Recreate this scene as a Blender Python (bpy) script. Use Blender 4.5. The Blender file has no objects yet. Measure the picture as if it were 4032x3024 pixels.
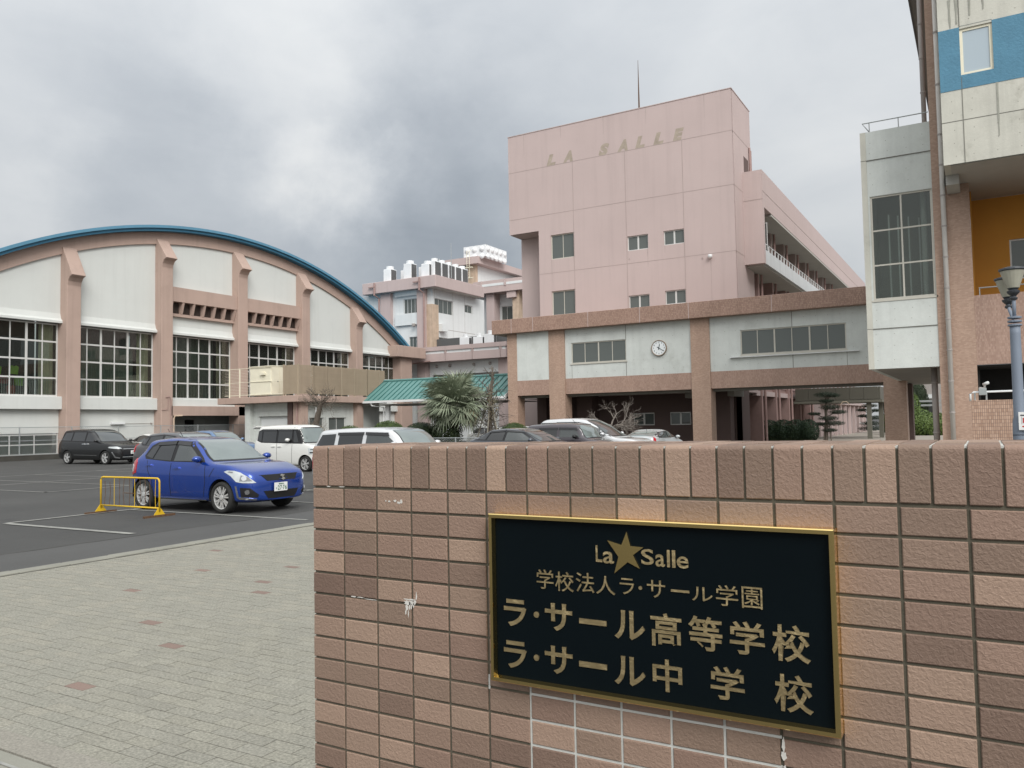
import bpy, bmesh, math, random
from mathutils import Vector, Matrix
from mathutils.bvhtree import BVHTree
random.seed(7)
SC = bpy.context.scene
COL = SC.collection
PI = math.pi
rad = math.radians

# ------------------------------------------------------------------ camera
EYE = 1.62
F_PX, PITCH, ROLL, YAW = 3192.3, 0.0490341, 0.01803515, 0.52681456
cam_data = bpy.data.cameras.new('camera')
cam = bpy.data.objects.new('camera', cam_data)
COL.objects.link(cam)
cam_data.sensor_width = 36.0
cam_data.lens = 36.0 * F_PX / 4032.0
cam_data.clip_start = 0.05
cam_data.clip_end = 3000
R_ = Matrix.Rotation(YAW, 3, 'Z') @ Matrix.Rotation(PI / 2 + PITCH, 3, 'X') @ Matrix.Rotation(-ROLL, 3, 'Z')
cam.matrix_world = Matrix.Translation((0, 0, EYE)) @ R_.to_4x4()
SC.camera = cam

# ------------------------------------------------------------------ sky and sun
SUN_EL, SUN_AZ = 38.0, 132.0     # degrees; azimuth clockwise from +Y
world = bpy.data.worlds.new('World')
SC.world = world
world.use_nodes = True
wn = world.node_tree.nodes
wl = world.node_tree.links
wn.clear()
def N(nodes, kind, **kw):
    n = nodes.new(kind)
    for k, v in kw.items():
        if k in n.inputs: n.inputs[k].default_value = v
        else: setattr(n, k, v)
    return n
def M(nodes, links, op, a, b=None, c=None, clamp=False):
    n = nodes.new('ShaderNodeMath'); n.operation = op; n.use_clamp = clamp
    for i, v in enumerate((a, b, c)):
        if v is None: continue
        if isinstance(v, (int, float)): n.inputs[i].default_value = v
        else: links.new(v, n.inputs[i])
    return n.outputs[0]
def build_world():
    m = lambda op, a, b=None, c=None, clamp=False: M(wn, wl, op, a, b, c, clamp)
    tc = N(wn, 'ShaderNodeTexCoord')
    sep = N(wn, 'ShaderNodeSeparateXYZ'); wl.new(tc.outputs['Generated'], sep.inputs[0])
    zz = m('MAXIMUM', sep.outputs[2], 0.0)
    cl = []
    for sc_, det, ro, dist, off in ((2.2, 7, .52, .6, 3.1), (6.5, 8, .56, .5, 9.7)):
        mp = N(wn, 'ShaderNodeMapping'); mp.inputs['Location'].default_value = (off, off * .7, 0); mp.inputs['Scale'].default_value = (1, 1, 2.3)
        wl.new(tc.outputs['Generated'], mp.inputs[0])
        n = N(wn, 'ShaderNodeTexNoise', Scale=sc_, Detail=det, Roughness=ro, Distortion=dist)
        wl.new(mp.outputs[0], n.inputs['Vector']); cl.append(m('SUBTRACT', n.outputs['Fac'], .5))
    val = m('ADD', m('MULTIPLY', cl[0], .50), m('MULTIPLY', cl[1], .20))
    # warped direction so that cloud masses have ragged outlines
    wnz = N(wn, 'ShaderNodeTexNoise', Scale=7.0, Detail=8, Roughness=.6)
    wl.new(tc.outputs['Generated'], wnz.inputs['Vector'])
    sub = N(wn, 'ShaderNodeVectorMath', operation='SUBTRACT'); wl.new(wnz.outputs['Color'], sub.inputs[0]); sub.inputs[1].default_value = (.5, .5, .5)
    scl = N(wn, 'ShaderNodeVectorMath', operation='SCALE'); wl.new(sub.outputs[0], scl.inputs[0]); scl.inputs['Scale'].default_value = .20
    add = N(wn, 'ShaderNodeVectorMath', operation='ADD'); wl.new(tc.outputs['Generated'], add.inputs[0]); wl.new(scl.outputs[0], add.inputs[1])
    for d, amp, sig in CLOUDS_AND_GLOW:
        dn = N(wn, 'ShaderNodeVectorMath', operation='DISTANCE'); wl.new(add.outputs[0], dn.inputs[0]); dn.inputs[1].default_value = d
        q = m('DIVIDE', dn.outputs['Value'], sig)
        g = m('EXPONENT', m('MULTIPLY', m('MULTIPLY', q, q), -1.0))
        val = m('ADD', val, m('MULTIPLY', g, amp))
    base = m('ADD', m('MULTIPLY', zz, SKY_UP), SKY_BASE)          # overcast: brighter towards the zenith
    lum = m('MULTIPLY', base, m('MAXIMUM', m('ADD', val, 1.0), .35))
    # darker cloud is bluer
    t = m('ADD', m('MULTIPLY', val, 1.3), .55, clamp=True)
    mix = N(wn, 'ShaderNodeMix', data_type='RGBA'); wl.new(t, mix.inputs[0])
    mix.inputs[6].default_value = (.89, .985, 1.10, 1); mix.inputs[7].default_value = (.985, 1.0, 1.0, 1)
    vm = N(wn, 'ShaderNodeVectorMath', operation='SCALE'); wl.new(mix.outputs[2], vm.inputs[0]); wl.new(lum, vm.inputs['Scale'])
    bg = N(wn, 'ShaderNodeBackground', Strength=1.0); wl.new(vm.outputs[0], bg.inputs[0])
    sky = N(wn, 'ShaderNodeTexSky', sky_type='NISHITA', sun_disc=False)
    sky.sun_elevation = rad(SUN_EL); sky.sun_rotation = rad(SUN_AZ)
    bg2 = N(wn, 'ShaderNodeBackground', Strength=.05); wl.new(sky.outputs[0], bg2.inputs[0])
    ms = N(wn, 'ShaderNodeMixShader'); ms.inputs[0].default_value = .9
    wl.new(bg2.outputs[0], ms.inputs[1]); wl.new(bg.outputs[0], ms.inputs[2])
    out = N(wn, 'ShaderNodeOutputWorld'); wl.new(ms.outputs[0], out.inputs[0])
SKY_BASE, SKY_UP = .32, .42
CLOUDS_AND_GLOW = [((-.665, .682, .303), .36, .07), ((-.62, .73, .285), .20, .07), ((-.654, .611, .446), .24, .17), ((-.854, .467, .23), .22, .09), ((-.85, .40, .34), .12, .14),
          ((-.59, .78, .21), -.32, .15), ((-.79, .53, .32), -.20, .14), ((-.50, .82, .27), -.14, .12), ((-.57, .735, .37), -.16, .09),
          ((-.10, .96, .25), .20, .24), ((.52, -.62, .58), 1.9, .85)]  # last entry: unseen glow around the sun, added to brighten the walls
build_world()
sun_d = bpy.data.lights.new('sun', 'SUN')
sun_d.energy = 1.5; sun_d.angle = rad(30); sun_d.color = (1, .975, .935)
sun = bpy.data.objects.new('sun', sun_d); COL.objects.link(sun)
a_, e_ = rad(SUN_AZ), rad(SUN_EL)
sv = Vector((math.sin(a_) * math.cos(e_), math.cos(a_) * math.cos(e_), math.sin(e_)))
sun.rotation_euler = sv.to_track_quat('Z', 'Y').to_euler()
SC.view_settings.view_transform = 'Standard'
try: SC.view_settings.look = 'None'
except Exception: pass
SC.view_settings.exposure = 0.52
SC.view_settings.gamma = 1.0
SC.view_settings.use_curve_mapping = False

# ------------------------------------------------------------------ materials
MATS = {}
def srgb(r, g, b):
    f = lambda c: ((c / 255) / 12.92) if c / 255 <= .04045 else (((c / 255) + .055) / 1.055) ** 2.4
    return (f(r), f(g), f(b))
def mat(name, col, rough=.75, var=.10, vscale=.8, streak=0., bump=0., bscale=60., metal=0., spec=.4, rand=0., coat=0.,
        dirt=0., dirtcol=(.12, .11, .09), local=False, fine=0., fscale=90., twist=None):
    """principled paint / plaster / stone: slow variation, rain streaks, fine grain, per-object tone"""
    mt = bpy.data.materials.new(name); mt.use_nodes = True
    n, l = mt.node_tree.nodes, mt.node_tree.links
    b = n['Principled BSDF']
    b.inputs['Roughness'].default_value = rough; b.inputs['Metallic'].default_value = metal
    b.inputs['Specular IOR Level'].default_value = spec; b.inputs['Coat Weight'].default_value = coat
    b.inputs['Coat Roughness'].default_value = .04
    m = lambda op, a, b_=None, c=None, clamp=False: M(n, l, op, a, b_, c, clamp)
    if local: pos = N(n, 'ShaderNodeTexCoord').outputs['Object']
    else: pos = N(n, 'ShaderNodeNewGeometry').outputs['Position']
    if rand and local:
        oi = N(n, 'ShaderNodeObjectInfo')
        ad = N(n, 'ShaderNodeVectorMath', operation='ADD'); l.new(pos, ad.inputs[0])
        cm = N(n, 'ShaderNodeCombineXYZ'); l.new(m('MULTIPLY', oi.outputs['Random'], 37.), cm.inputs[0]); l.new(m('MULTIPLY', oi.outputs['Random'], 91.), cm.inputs[1])
        l.new(cm.outputs[0], ad.inputs[1]); pos = ad.outputs[0]
    k = None
    def mul(x):
        nonlocal k
        k = x if k is None else m('MULTIPLY', k, x)
    if var:
        t = N(n, 'ShaderNodeTexNoise', Scale=vscale, Detail=7, Roughness=.6); l.new(pos, t.inputs['Vector'])
        mul(m('ADD', m('MULTIPLY', m('SUBTRACT', t.outputs['Fac'], .5), var * 4), 1.))
    if streak:
        mp = N(n, 'ShaderNodeMapping'); mp.inputs['Scale'].default_value = (2.6, 2.6, .12); l.new(pos, mp.inputs[0])
        t = N(n, 'ShaderNodeTexNoise', Scale=1.0, Detail=6, Roughness=.62); l.new(mp.outputs[0], t.inputs['Vector'])
        mul(m('SUBTRACT', 1., m('MULTIPLY', m('MULTIPLY', m('SUBTRACT', t.outputs['Fac'], .5, clamp=True), 4.), streak)))
    if fine:
        t = N(n, 'ShaderNodeTexNoise', Scale=fscale, Detail=4, Roughness=.7); l.new(pos, t.inputs['Vector'])
        mul(m('ADD', m('MULTIPLY', m('SUBTRACT', t.outputs['Fac'], .5), fine * 4), 1.))
    if rand:
        oi = N(n, 'ShaderNodeObjectInfo')
        mul(m('ADD', m('MULTIPLY', m('SUBTRACT', oi.outputs['Random'], .5), rand * 2), 1.))
    rgb = N(n, 'ShaderNodeRGB'); rgb.outputs[0].default_value = (*col, 1)
    c = rgb.outputs[0]
    if twist and rand:
        mx = N(n, 'ShaderNodeMix', data_type='RGBA'); oi = N(n, 'ShaderNodeObjectInfo')
        l.new(m('FRACT', m('MULTIPLY', oi.outputs['Random'], 13.7)), mx.inputs[0]); mx.inputs[6].default_value = (*col, 1); mx.inputs[7].default_value = (*twist, 1)
        c = mx.outputs[2]
    if k is not None:
        v = N(n, 'ShaderNodeVectorMath', operation='SCALE'); l.new(c, v.inputs[0]); l.new(k, v.inputs['Scale']); c = v.outputs[0]
    if dirt:
        t = N(n, 'ShaderNodeTexNoise', Scale=.9, Detail=9, Roughness=.66); l.new(pos, t.inputs['Vector'])
        f = m('MULTIPLY', m('MULTIPLY', m('SUBTRACT', t.outputs['Fac'], .56, clamp=True), 7., clamp=True), dirt)
        mx = N(n, 'ShaderNodeMix', data_type='RGBA'); l.new(f, mx.inputs[0]); l.new(c, mx.inputs[6]); mx.inputs[7].default_value = (*dirtcol, 1); c = mx.outputs[2]
    l.new(c, b.inputs['Base Color'])
    if bump:
        t = N(n, 'ShaderNodeTexNoise', Scale=bscale, Detail=5, Roughness=.6); l.new(pos, t.inputs['Vector'])
        bp = N(n, 'ShaderNodeBump', Strength=min(1, bump), Distance=.4 / bscale); l.new(t.outputs['Fac'], bp.inputs['Height']); l.new(bp.outputs[0], b.inputs['Normal'])
    MATS[name] = mt
    return mt
def tilemat(name, c1, c2, mortar, w, h, offset=.5, rough=.55, msize=.006, slow=.10):
    """small facade tiles too far off to tell apart one by one"""
    mt = bpy.data.materials.new(name); mt.use_nodes = True
    n, l = mt.node_tree.nodes, mt.node_tree.links
    b = n['Principled BSDF']; b.inputs['Roughness'].default_value = rough; b.inputs['Specular IOR Level'].default_value = .35
    m = lambda op, a, b_=None, c=None, clamp=False: M(n, l, op, a, b_, c, clamp)
    g = N(n, 'ShaderNodeNewGeometry'); s = N(n, 'ShaderNodeSeparateXYZ'); l.new(g.outputs['Position'], s.inputs[0])
    cm = N(n, 'ShaderNodeCombineXYZ'); l.new(m('ADD', s.outputs[0], s.outputs[1]), cm.inputs[0]); l.new(s.outputs[2], cm.inputs[1])
    br = N(n, 'ShaderNodeTexBrick', Scale=1.0, offset=offset); br.inputs['Mortar Size'].default_value = msize; br.inputs['Mortar Smooth'].default_value = .1
    br.inputs['Brick Width'].default_value = w; br.inputs['Row Height'].default_value = h; br.inputs['Bias'].default_value = -.1
    br.inputs['Color1'].default_value = (*c1, 1); br.inputs['Color2'].default_value = (*c2, 1); br.inputs['Mortar'].default_value = (*mortar, 1)
    l.new(cm.outputs[0], br.inputs['Vector'])
    mp = N(n, 'ShaderNodeMapping'); mp.inputs['Scale'].default_value = (1.4, 1.4, .35); l.new(g.outputs['Position'], mp.inputs[0])
    t = N(n, 'ShaderNodeTexNoise', Scale=.9, Detail=6, Roughness=.6); l.new(mp.outputs[0], t.inputs['Vector'])
    v = N(n, 'ShaderNodeVectorMath', operation='SCALE'); l.new(br.outputs['Color'], v.inputs[0]); l.new(m('ADD', m('MULTIPLY', m('SUBTRACT', t.outputs['Fac'], .5), slow * 4), 1.), v.inputs['Scale'])
    l.new(v.outputs[0], b.inputs['Base Color'])
    bp = N(n, 'ShaderNodeBump', Strength=.5, Distance=.004, invert=True); l.new(br.outputs['Fac'], bp.inputs['Height']); l.new(bp.outputs[0], b.inputs['Normal'])
    MATS[name] = mt
    return mt
def glassmat(name, tint=(.5, .55, .53), solid=(.02, .023, .022), see=.45, rough=.02):
    """window glass: part see-through tint, part mirror, part solid tone standing in for reflections"""
    mt = bpy.data.materials.new(name); mt.use_nodes = True
    n, l = mt.node_tree.nodes, mt.node_tree.links; n.clear()
    tr = N(n, 'ShaderNodeBsdfTransparent'); tr.inputs[0].default_value = (*tint, 1)
    d = N(n, 'ShaderNodeBsdfDiffuse'); d.inputs[0].default_value = (*solid, 1)
    gl = N(n, 'ShaderNodeBsdfGlossy', Roughness=rough); gl.inputs[0].default_value = (.9, .93, .93, 1)
    fr = N(n, 'ShaderNodeFresnel', IOR=1.55)
    m1 = N(n, 'ShaderNodeMixShader'); m1.inputs[0].default_value = see; l.new(d.outputs[0], m1.inputs[1]); l.new(tr.outputs[0], m1.inputs[2])
    m2 = N(n, 'ShaderNodeMixShader'); l.new(M(n, l, 'MULTIPLY', fr.outputs[0], .85, clamp=True), m2.inputs[0]); l.new(m1.outputs[0], m2.inputs[1]); l.new(gl.outputs[0], m2.inputs[2])
    o = N(n, 'ShaderNodeOutputMaterial'); l.new(m2.outputs[0], o.inputs[0])
    MATS[name] = mt
    return mt

mat('tower_pink', (.478, .385, .368), .8, .04, .35, .07, .25, 30, fine=.03, fscale=25)
mat('tower_joint', (.37, .30, .28), .9)
mat('ghost_letter', (.355, .30, .245), .9, .2, 3.)
mat('gym_pink', (.42, .308, .258), .8, .06, .6, .12, .3, 25, dirt=.18, dirtcol=(.20, .15, .12))
mat('gym_white', (.60, .615, .59), .8, .03, .5, .05, .2, 25, dirt=.05, dirtcol=(.35, .34, .29))
mat('roof_blue', (.03, .14, .23), .45, .08, 1.2, .1)
mat('roof_blue_light', (.10, .25, .36), .45, .08, 1.2, .1)
mat('white_wall', (.66, .68, .68), .8, .04, .5, .08, .15, 25, dirt=.07, dirtcol=(.35, .34, .3))
mat('concrete', (.56, .585, .56), .8, .09, 1.0, .10, .3, 22, dirt=.24, dirtcol=(.25, .25, .21), fine=.04, fscale=14)
mat('concrete_warm', (.52, .51, .45), .8, .09, 1.0, .16, .3, 22, dirt=.42, dirtcol=(.20, .19, .15), fine=.04, fscale=14)
mat('form_hole', (.20, .19, .16), .9)
mat('joint_dark', (.17, .165, .145), .9)
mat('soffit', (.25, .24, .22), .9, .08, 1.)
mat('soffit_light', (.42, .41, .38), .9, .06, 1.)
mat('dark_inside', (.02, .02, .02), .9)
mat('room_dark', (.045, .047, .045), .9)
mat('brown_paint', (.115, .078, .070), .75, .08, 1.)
mat('blue_wall', (.085, .215, .31), .75, .08, 2.2, .1, .5, 12, dirt=.25, dirtcol=(.13, .32, .44))
mat('orange_wall', (.55, .26, .045), .8, .07, .7)
mat('alu', (.62, .62, .60), .45, .05, 3., metal=.2)
mat('alu_warm', (.50, .48, .42), .5, .05, 3.)
mat('dark_frame', (.10, .10, .10), .5)
mat('white_metal', (.68, .69, .69), .5, .04, 2.)
mat('cream_metal', (.74, .70, .56), .5, .05, 2., dirt=.1, dirtcol=(.4, .34, .2))
mat('beige_lattice', (.37, .30, .22), .6, .06, 1.5, .1)
mat('teal_roof', (.11, .235, .218), .45, .07, .9, .15)
mat('teal_dark', (.04, .14, .13), .5)
mat('pipe_grey', (.34, .31, .29), .5, .08, 2.)
mat('pipe_pink', (.33, .22, .20), .6, .1, 3.)
mat('pipe_white', (.52, .50, .47), .5, .08, 2., .2)
mat('galvanised', (.36, .38, .38), .45, .08, 4., metal=.5)
mat('rust', (.10, .055, .03), .8, .3, 20.)
mat('orange_stain', (.50, .385, .29), .8, .15, 2., .25)
mat('curtain', (.78, .73, .55), .9, .1, 3.)
mat('curtain_green', (.25, .29, .26), .9, .1, 3.)
mat('green_cloth', (.30, .62, .06), .9); mat('pink_cloth', (.50, .12, .13), .9); mat('green_cloth_dark', (.10, .35, .12), .9)
tilemat('tile_band', (.29, .182, .138), (.42, .28, .22), (.20, .135, .105), .05, .10, 0, msize=.005)
tilemat('tile_column', (.355, .238, .178), (.45, .315, .24), (.36, .255, .20), .10, .05, .5, msize=.004)
tilemat('tile_beam', (.315, .205, .158), (.42, .29, .23), (.31, .215, .175), .05, .10, .5, msize=.004)
tilemat('tile_low', (.36, .23, .165), (.50, .345, .26), (.17, .12, .095), .05, .10, 0, msize=.005)
glassmat('glass_gym', (.88, .92, .88), (.045, .052, .047), .85)
glassmat('glass_dark', (.4, .45, .45), (.13, .145, .138), .2)  # solid grey raised to imitate reflections in the panes
glassmat('glass_sky', (.4, .45, .45), (.40, .47, .52), .05, .1)  # pale solid colour paints a sky reflection into the glass

# ------------------------------------------------------------------ mesh helpers
def tag(o, label=None, cat=None, group=None, kind=None):
    if label: o['label'] = label
    if cat: o['category'] = cat
    if group: o['group'] = group
    if kind: o['kind'] = kind
    return o
def empty(name, loc, label=None, cat=None, group=None, rz=0.):
    o = bpy.data.objects.new(name, None); COL.objects.link(o)
    o.location = loc; o.rotation_euler = (0, 0, rz); o.empty_display_size = .2
    tag(o, label, cat, group)
    return o
def world_of(p):
    m = Matrix.Identity(4)
    while p is not None:
        m = p.matrix_basis @ m; p = p.parent
    return m
class MB:
    def __init__(s): s.v = []; s.f = []; s.mi = []; s.cur = 0
    def vert(s, *p): s.v.append(tuple(p)); return len(s.v) - 1
    def face(s, idx): s.f.append(tuple(idx)); s.mi.append(s.cur)
    def poly(s, pts): s.face([s.vert(*p) for p in pts])
    def box(s, x0, y0, z0, x1, y1, z1):
        x0, x1 = sorted((x0, x1)); y0, y1 = sorted((y0, y1)); z0, z1 = sorted((z0, z1))
        b = len(s.v)
        for z in (z0, z1):
            for x, y in ((x0, y0), (x1, y0), (x1, y1), (x0, y1)): s.v.append((x, y, z))
        for q in ((0, 3, 2, 1), (4, 5, 6, 7), (0, 1, 5, 4), (1, 2, 6, 5), (2, 3, 7, 6), (3, 0, 4, 7)): s.face([b + i for i in q])
        return s
    def prism(s, pts, a, b):
        """pts: list of 3D points of a planar polygon; extruded by vector b-a ... a,b are offsets"""
        A = [Vector(p) + Vector(a) for p in pts]; B = [Vector(p) + Vector(b) for p in pts]
        i0 = len(s.v); n = len(pts)
        s.v += [tuple(p) for p in A] + [tuple(p) for p in B]
        s.face([i0 + i for i in range(n)][::-1]); s.face([i0 + n + i for i in range(n)])
        for i in range(n):
            j = (i + 1) % n; s.face((i0 + i, i0 + j, i0 + n + j, i0 + n + i))
        return s
    def tube(s, pts, r, n=8, r2=None, cap=True):
        pts = [Vector(p) for p in pts]; rings = []
        for i, p in enumerate(pts):
            t = (pts[min(i + 1, len(pts) - 1)] - pts[max(i - 1, 0)]).normalized()
            a = Vector((0, 0, 1)) if abs(t.z) < .9 else Vector((1, 0, 0))
            u = t.cross(a).normalized(); w = t.cross(u).normalized()
            rr = r if r2 is None else r + (r2 - r) * i / max(1, len(pts) - 1)
            if isinstance(r, (list, tuple)): rr = r[i]
            rings.append([s.vert(*(p + u * math.cos(2 * PI * k / n) * rr + w * math.sin(2 * PI * k / n) * rr)) for k in range(n)])
        for A, B in zip(rings, rings[1:]):
            for k in range(n): s.face((A[k], A[(k + 1) % n], B[(k + 1) % n], B[k]))
        if cap: s.face(rings[0][::-1]); s.face(rings[-1])
        return s
    def lathe(s, prof, c=(0, 0, 0), n=16, axis='z'):
        rings = []
        for r, h in prof:
            ring = []
            for k in range(n):
                a = 2 * PI * k / n; u, w = r * math.cos(a), r * math.sin(a)
                p = (c[0] + u, c[1] + w, c[2] + h) if axis == 'z' else ((c[0] + u, c[1] + h, c[2] + w) if axis == 'y' else (c[0] + h, c[1] + u, c[2] + w))
                ring.append(s.vert(*p))
            rings.append(ring)
        for A, B in zip(rings, rings[1:]):
            for k in range(n): s.face((A[k], A[(k + 1) % n], B[(k + 1) % n], B[k]))
        s.face(rings[0][::-1]); s.face(rings[-1])
        return s
    def mesh(s, name, mats, smooth=False, off=(0, 0, 0), inv=None):
        vs = s.v
        if inv is not None: vs = [tuple(inv @ Vector(p)) for p in vs]
        me = bpy.data.meshes.new(name); me.from_pydata(vs, [], s.f)
        if not isinstance(mats, (list, tuple)): mats = [mats]
        for m_ in mats: me.materials.append(MATS[m_] if isinstance(m_, str) else m_)
        if len(mats) > 1: me.polygons.foreach_set('material_index', s.mi)
        bm = bmesh.new(); bm.from_mesh(me); bmesh.ops.recalc_face_normals(bm, faces=bm.faces); bm.to_mesh(me); bm.free()
        if smooth: me.shade_smooth()
        return me
    def build(s, name, mats, parent=None, smooth=False, local=False, **tags):
        inv = None
        if parent is not None and not local: inv = world_of(parent).inverted()
        o = bpy.data.objects.new(name, s.mesh(name, mats, smooth, inv=inv)); COL.objects.link(o)
        if parent is not None: o.parent = parent
        tag(o, **tags)
        return o
def box(name, m, parent, x0, y0, z0, x1, y1, z1, bevel=0, **t):
    o = MB().box(x0, y0, z0, x1, y1, z1).build(name, m, parent, **t)
    if bevel: bev(o, bevel)
    return o
def bev(o, w, seg=2):
    md = o.modifiers.new('bevel', 'BEVEL'); md.width = w; md.segments = seg; md.limit_method = 'ANGLE'
def wall_holes(mb, axis, c, back, u0, u1, z0, z1, holes):
    """wall face in the plane axis=c with openings; back = coordinate of the wall's inner side"""
    us = sorted({u0, u1, *[h[0] for h in holes], *[h[2] for h in holes]}); us = [u for u in us if u0 <= u <= u1]
    zs = sorted({z0, z1, *[h[1] for h in holes], *[h[3] for h in holes]}); zs = [z for z in zs if z0 <= z <= z1]
    P = (lambda u, d, z: (u, d, z)) if axis == 'y' else (lambda u, d, z: (d, u, z))
    for a, b in zip(us, us[1:]):
        for d, e in zip(zs, zs[1:]):
            mu, mz = (a + b) / 2, (d + e) / 2
            if any(h[0] < mu < h[2] and h[1] < mz < h[3] for h in holes): continue
            mb.poly([P(a, c, d), P(b, c, d), P(b, c, e), P(a, c, e)])
    for h in holes:
        a, d, b, e = h[:4]
        for p, q in (((a, d), (b, d)), ((b, d), (b, e)), ((b, e), (a, e)), ((a, e), (a, d))):
            mb.poly([P(p[0], c, p[1]), P(q[0], c, q[1]), P(q[0], back, q[1]), P(p[0], back, p[1])])
def window(parent, axis, c, u0, z0, u1, z1, nu=2, nz=1, frame='alu', glass='glass_dark', fw=.05, mw=.04, inward=1, sill=None,
           thick=(), name='window', label=None, panes=True, depth=.06, hbar=1.):
    """window part (frame mesh) with pane children and sill; c = plane of the frame front; inward = +1/-1 direction into the house"""
    P = (lambda u, d, z: (u, d, z)) if axis == 'y' else (lambda u, d, z: (d, u, z))
    f = MB(); i = inward
    def bx(mb, a, za, b, zb, d0, d1):
        p, q = P(a, d0, za), P(b, d1, zb); mb.box(*p, *q)
    bx(f, u0, z0, u1, z0 + fw, c, c + i * depth); bx(f, u0, z1 - fw, u1, z1, c, c + i * depth)
    bx(f, u0, z0 + fw, u0 + fw, z1 - fw, c, c + i * depth); bx(f, u1 - fw, z0 + fw, u1, z1 - fw, c, c + i * depth)
    du, dz = (u1 - u0) / nu, (z1 - z0) / nz
    for k in range(1, nu):
        w = mw * (2.0 if k in thick else 1.)
        bx(f, u0 + du * k - w / 2, z0 + fw, u0 + du * k + w / 2, z1 - fw, c + i * .008, c + i * (depth - .004))
    for k in range(1, nz):
        bx(f, u0 + fw, z0 + dz * k - mw * hbar / 2, u1 - fw, z0 + dz * k + mw * hbar / 2, c + i * .014, c + i * (depth - .01))
    fo = f.build(name, frame, parent)
    if label: fo['label'] = label
    if panes:
        for a in range(nu):
            for b in range(nz):
                g = MB()
                bx(g, u0 + du * a + .004, z0 + dz * b + .004, u0 + du * (a + 1) - .004, z0 + dz * (b + 1) - .004, c + i * (.03 + .004 * (a % 2)), c + i * (.036 + .004 * (a % 2)))
                g.build('pane', glass, fo)
    if sill:
        s = MB(); bx(s, u0 - .06, z0 - .07, u1 + .06, z0, c - i * sill, c + i * .02); s.build('sill', frame, fo)
    return fo
# ------------------------------------------------------------------ ground
def ground_mats():
    # asphalt with patches, tyre-worn tone and aggregate
    mt = mat('asphalt', (.055, .0545, .052), .82, .20, .42, 0, .6, 160, fine=.16, fscale=45, dirt=.75, dirtcol=(.033, .033, .033))
    mat('asphalt_strip', (.074, .0735, .071), .85, .13, .6, 0, .6, 160, fine=.12, fscale=55)
    mat('line_paint', (.25, .25, .23), .8, .2, 2.5, 0, .3, 80, dirt=.7, dirtcol=(.10, .10, .10), fine=.25, fscale=9)
    mat('paver', (.252, .242, .20), .85, .06, 3., 0, .8, 130, rand=.05, fine=.5, fscale=60, twist=(.24, .232, .196), spec=.3)
    mat('paver_red', (.205, .145, .12), .85, .05, 3., 0, .8, 130, rand=.08, fine=.3, fscale=120)
    mat('paver_joint', (.075, .07, .056), .95)
    mat('aggregate', (.25, .235, .20), .8, .06, 3., 0, 1., 60, fine=.36, fscale=75)
    mat('kerb_stone', (.24, .235, .20), .85, .12, 1.6, 0, .5, 60, dirt=.6, dirtcol=(.12, .12, .10), fine=.1)
    mat('kerb_dark', (.055, .052, .045), .9, .2, 2.)
    mat('earth', (.10, .09, .065), .95, .2, 2.)
    mat('pale_paving', (.30, .27, .23), .85, .08, .5)
ground_mats()
def sheet(name, m, x0, y0, x1, y1, z, parent=None, **t):
    mb = MB(); mb.poly([(x0, y0, z), (x1, y0, z), (x1, y1, z), (x0, y1, z)])
    return mb.build(name, m, parent, **t)
sheet('ground', 'asphalt', -900, -300, 900, 1500, -.02, kind='structure')
sheet('parking_area', 'asphalt', -48.0, -20, -9.88, 60, 0.0, kind='structure')
sheet('asphalt_strip', 'asphalt_strip', -11.35, -20, -9.89, 60, .004, kind='structure')
sheet('forecourt', 'pale_paving', -16, 30, 12, 110, .002, kind='structure')
# white bay lines on the asphalt
lm = MB()
def ln(x0, y0, x1, y1, w=.10):
    z = .010
    if abs(x1 - x0) < abs(y1 - y0): lm.poly([(x0 - w / 2, y0, z), (x0 + w / 2, y0, z), (x1 + w / 2, y1, z), (x1 - w / 2, y1, z)])
    else: lm.poly([(x0, y0 - w / 2, z), (x1, y1 - w / 2, z), (x1, y1 + w / 2, z), (x0, y0 + w / 2, z)])
ln(-31.55, 2, -31.5, 30.4); ln(-26.5, 2, -26.4, 30.4); ln(-21.9, 12.55, -21.8, 30.4, .10)
for k in range(-3, 8):
    y = 12.6 + 2.5 * k
    ln(-31.5, y + .1, -26.5, y + .05, .08); ln(-26.4, y + .04, -21.85, y, .08)
ln(-15.2, 8.05, -15.15, 30.5, .12)
for k in range(10): ln(-15.15, 8.02 + 2.46 * k, -11.6 if k == 0 else -10.3, 8.05 + 2.46 * k, .13 if k == 0 else .09)
lm.build('bay_lines', 'line_paint', kind='structure')
# repair seam between the two asphalts is a shallow real groove edge
seam = MB()
rs = random.Random(3)
pts = [(-11.35 + rs.uniform(-.03, .03), y * .5 - 10) for y in range(60)]
for a, b in zip(pts, pts[1:]): seam.poly([(a[0] - .012, a[1], .008), (a[0] + .012, a[1], .008), (b[0] + .012, b[1], .008), (b[0] - .012, b[1], .008)])
seam.build('asphalt_seam', 'kerb_dark', kind='structure')
# flush kerb between pavers and asphalt: separate stones with open joints
kerb = empty('kerb', (-9.75, 5, 0)); kerb['kind'] = 'structure'
kb = MB().box(-9.885, -3, -.05, -9.645, 30, .004).build('bedding', 'kerb_dark', kerb)
for k in range(36):
    y = -2.0 + .606 * k + rs.uniform(-.004, .004); e = rs.uniform(-.004, .004)
    b = MB().box(-9.87 + rs.uniform(-.004, .006), y, -.05, -9.66 + rs.uniform(-.006, .006), y + .595, .022 + e).build('kerb_stone', 'kerb_stone', kerb); bev(b, .008, 1)
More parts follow.
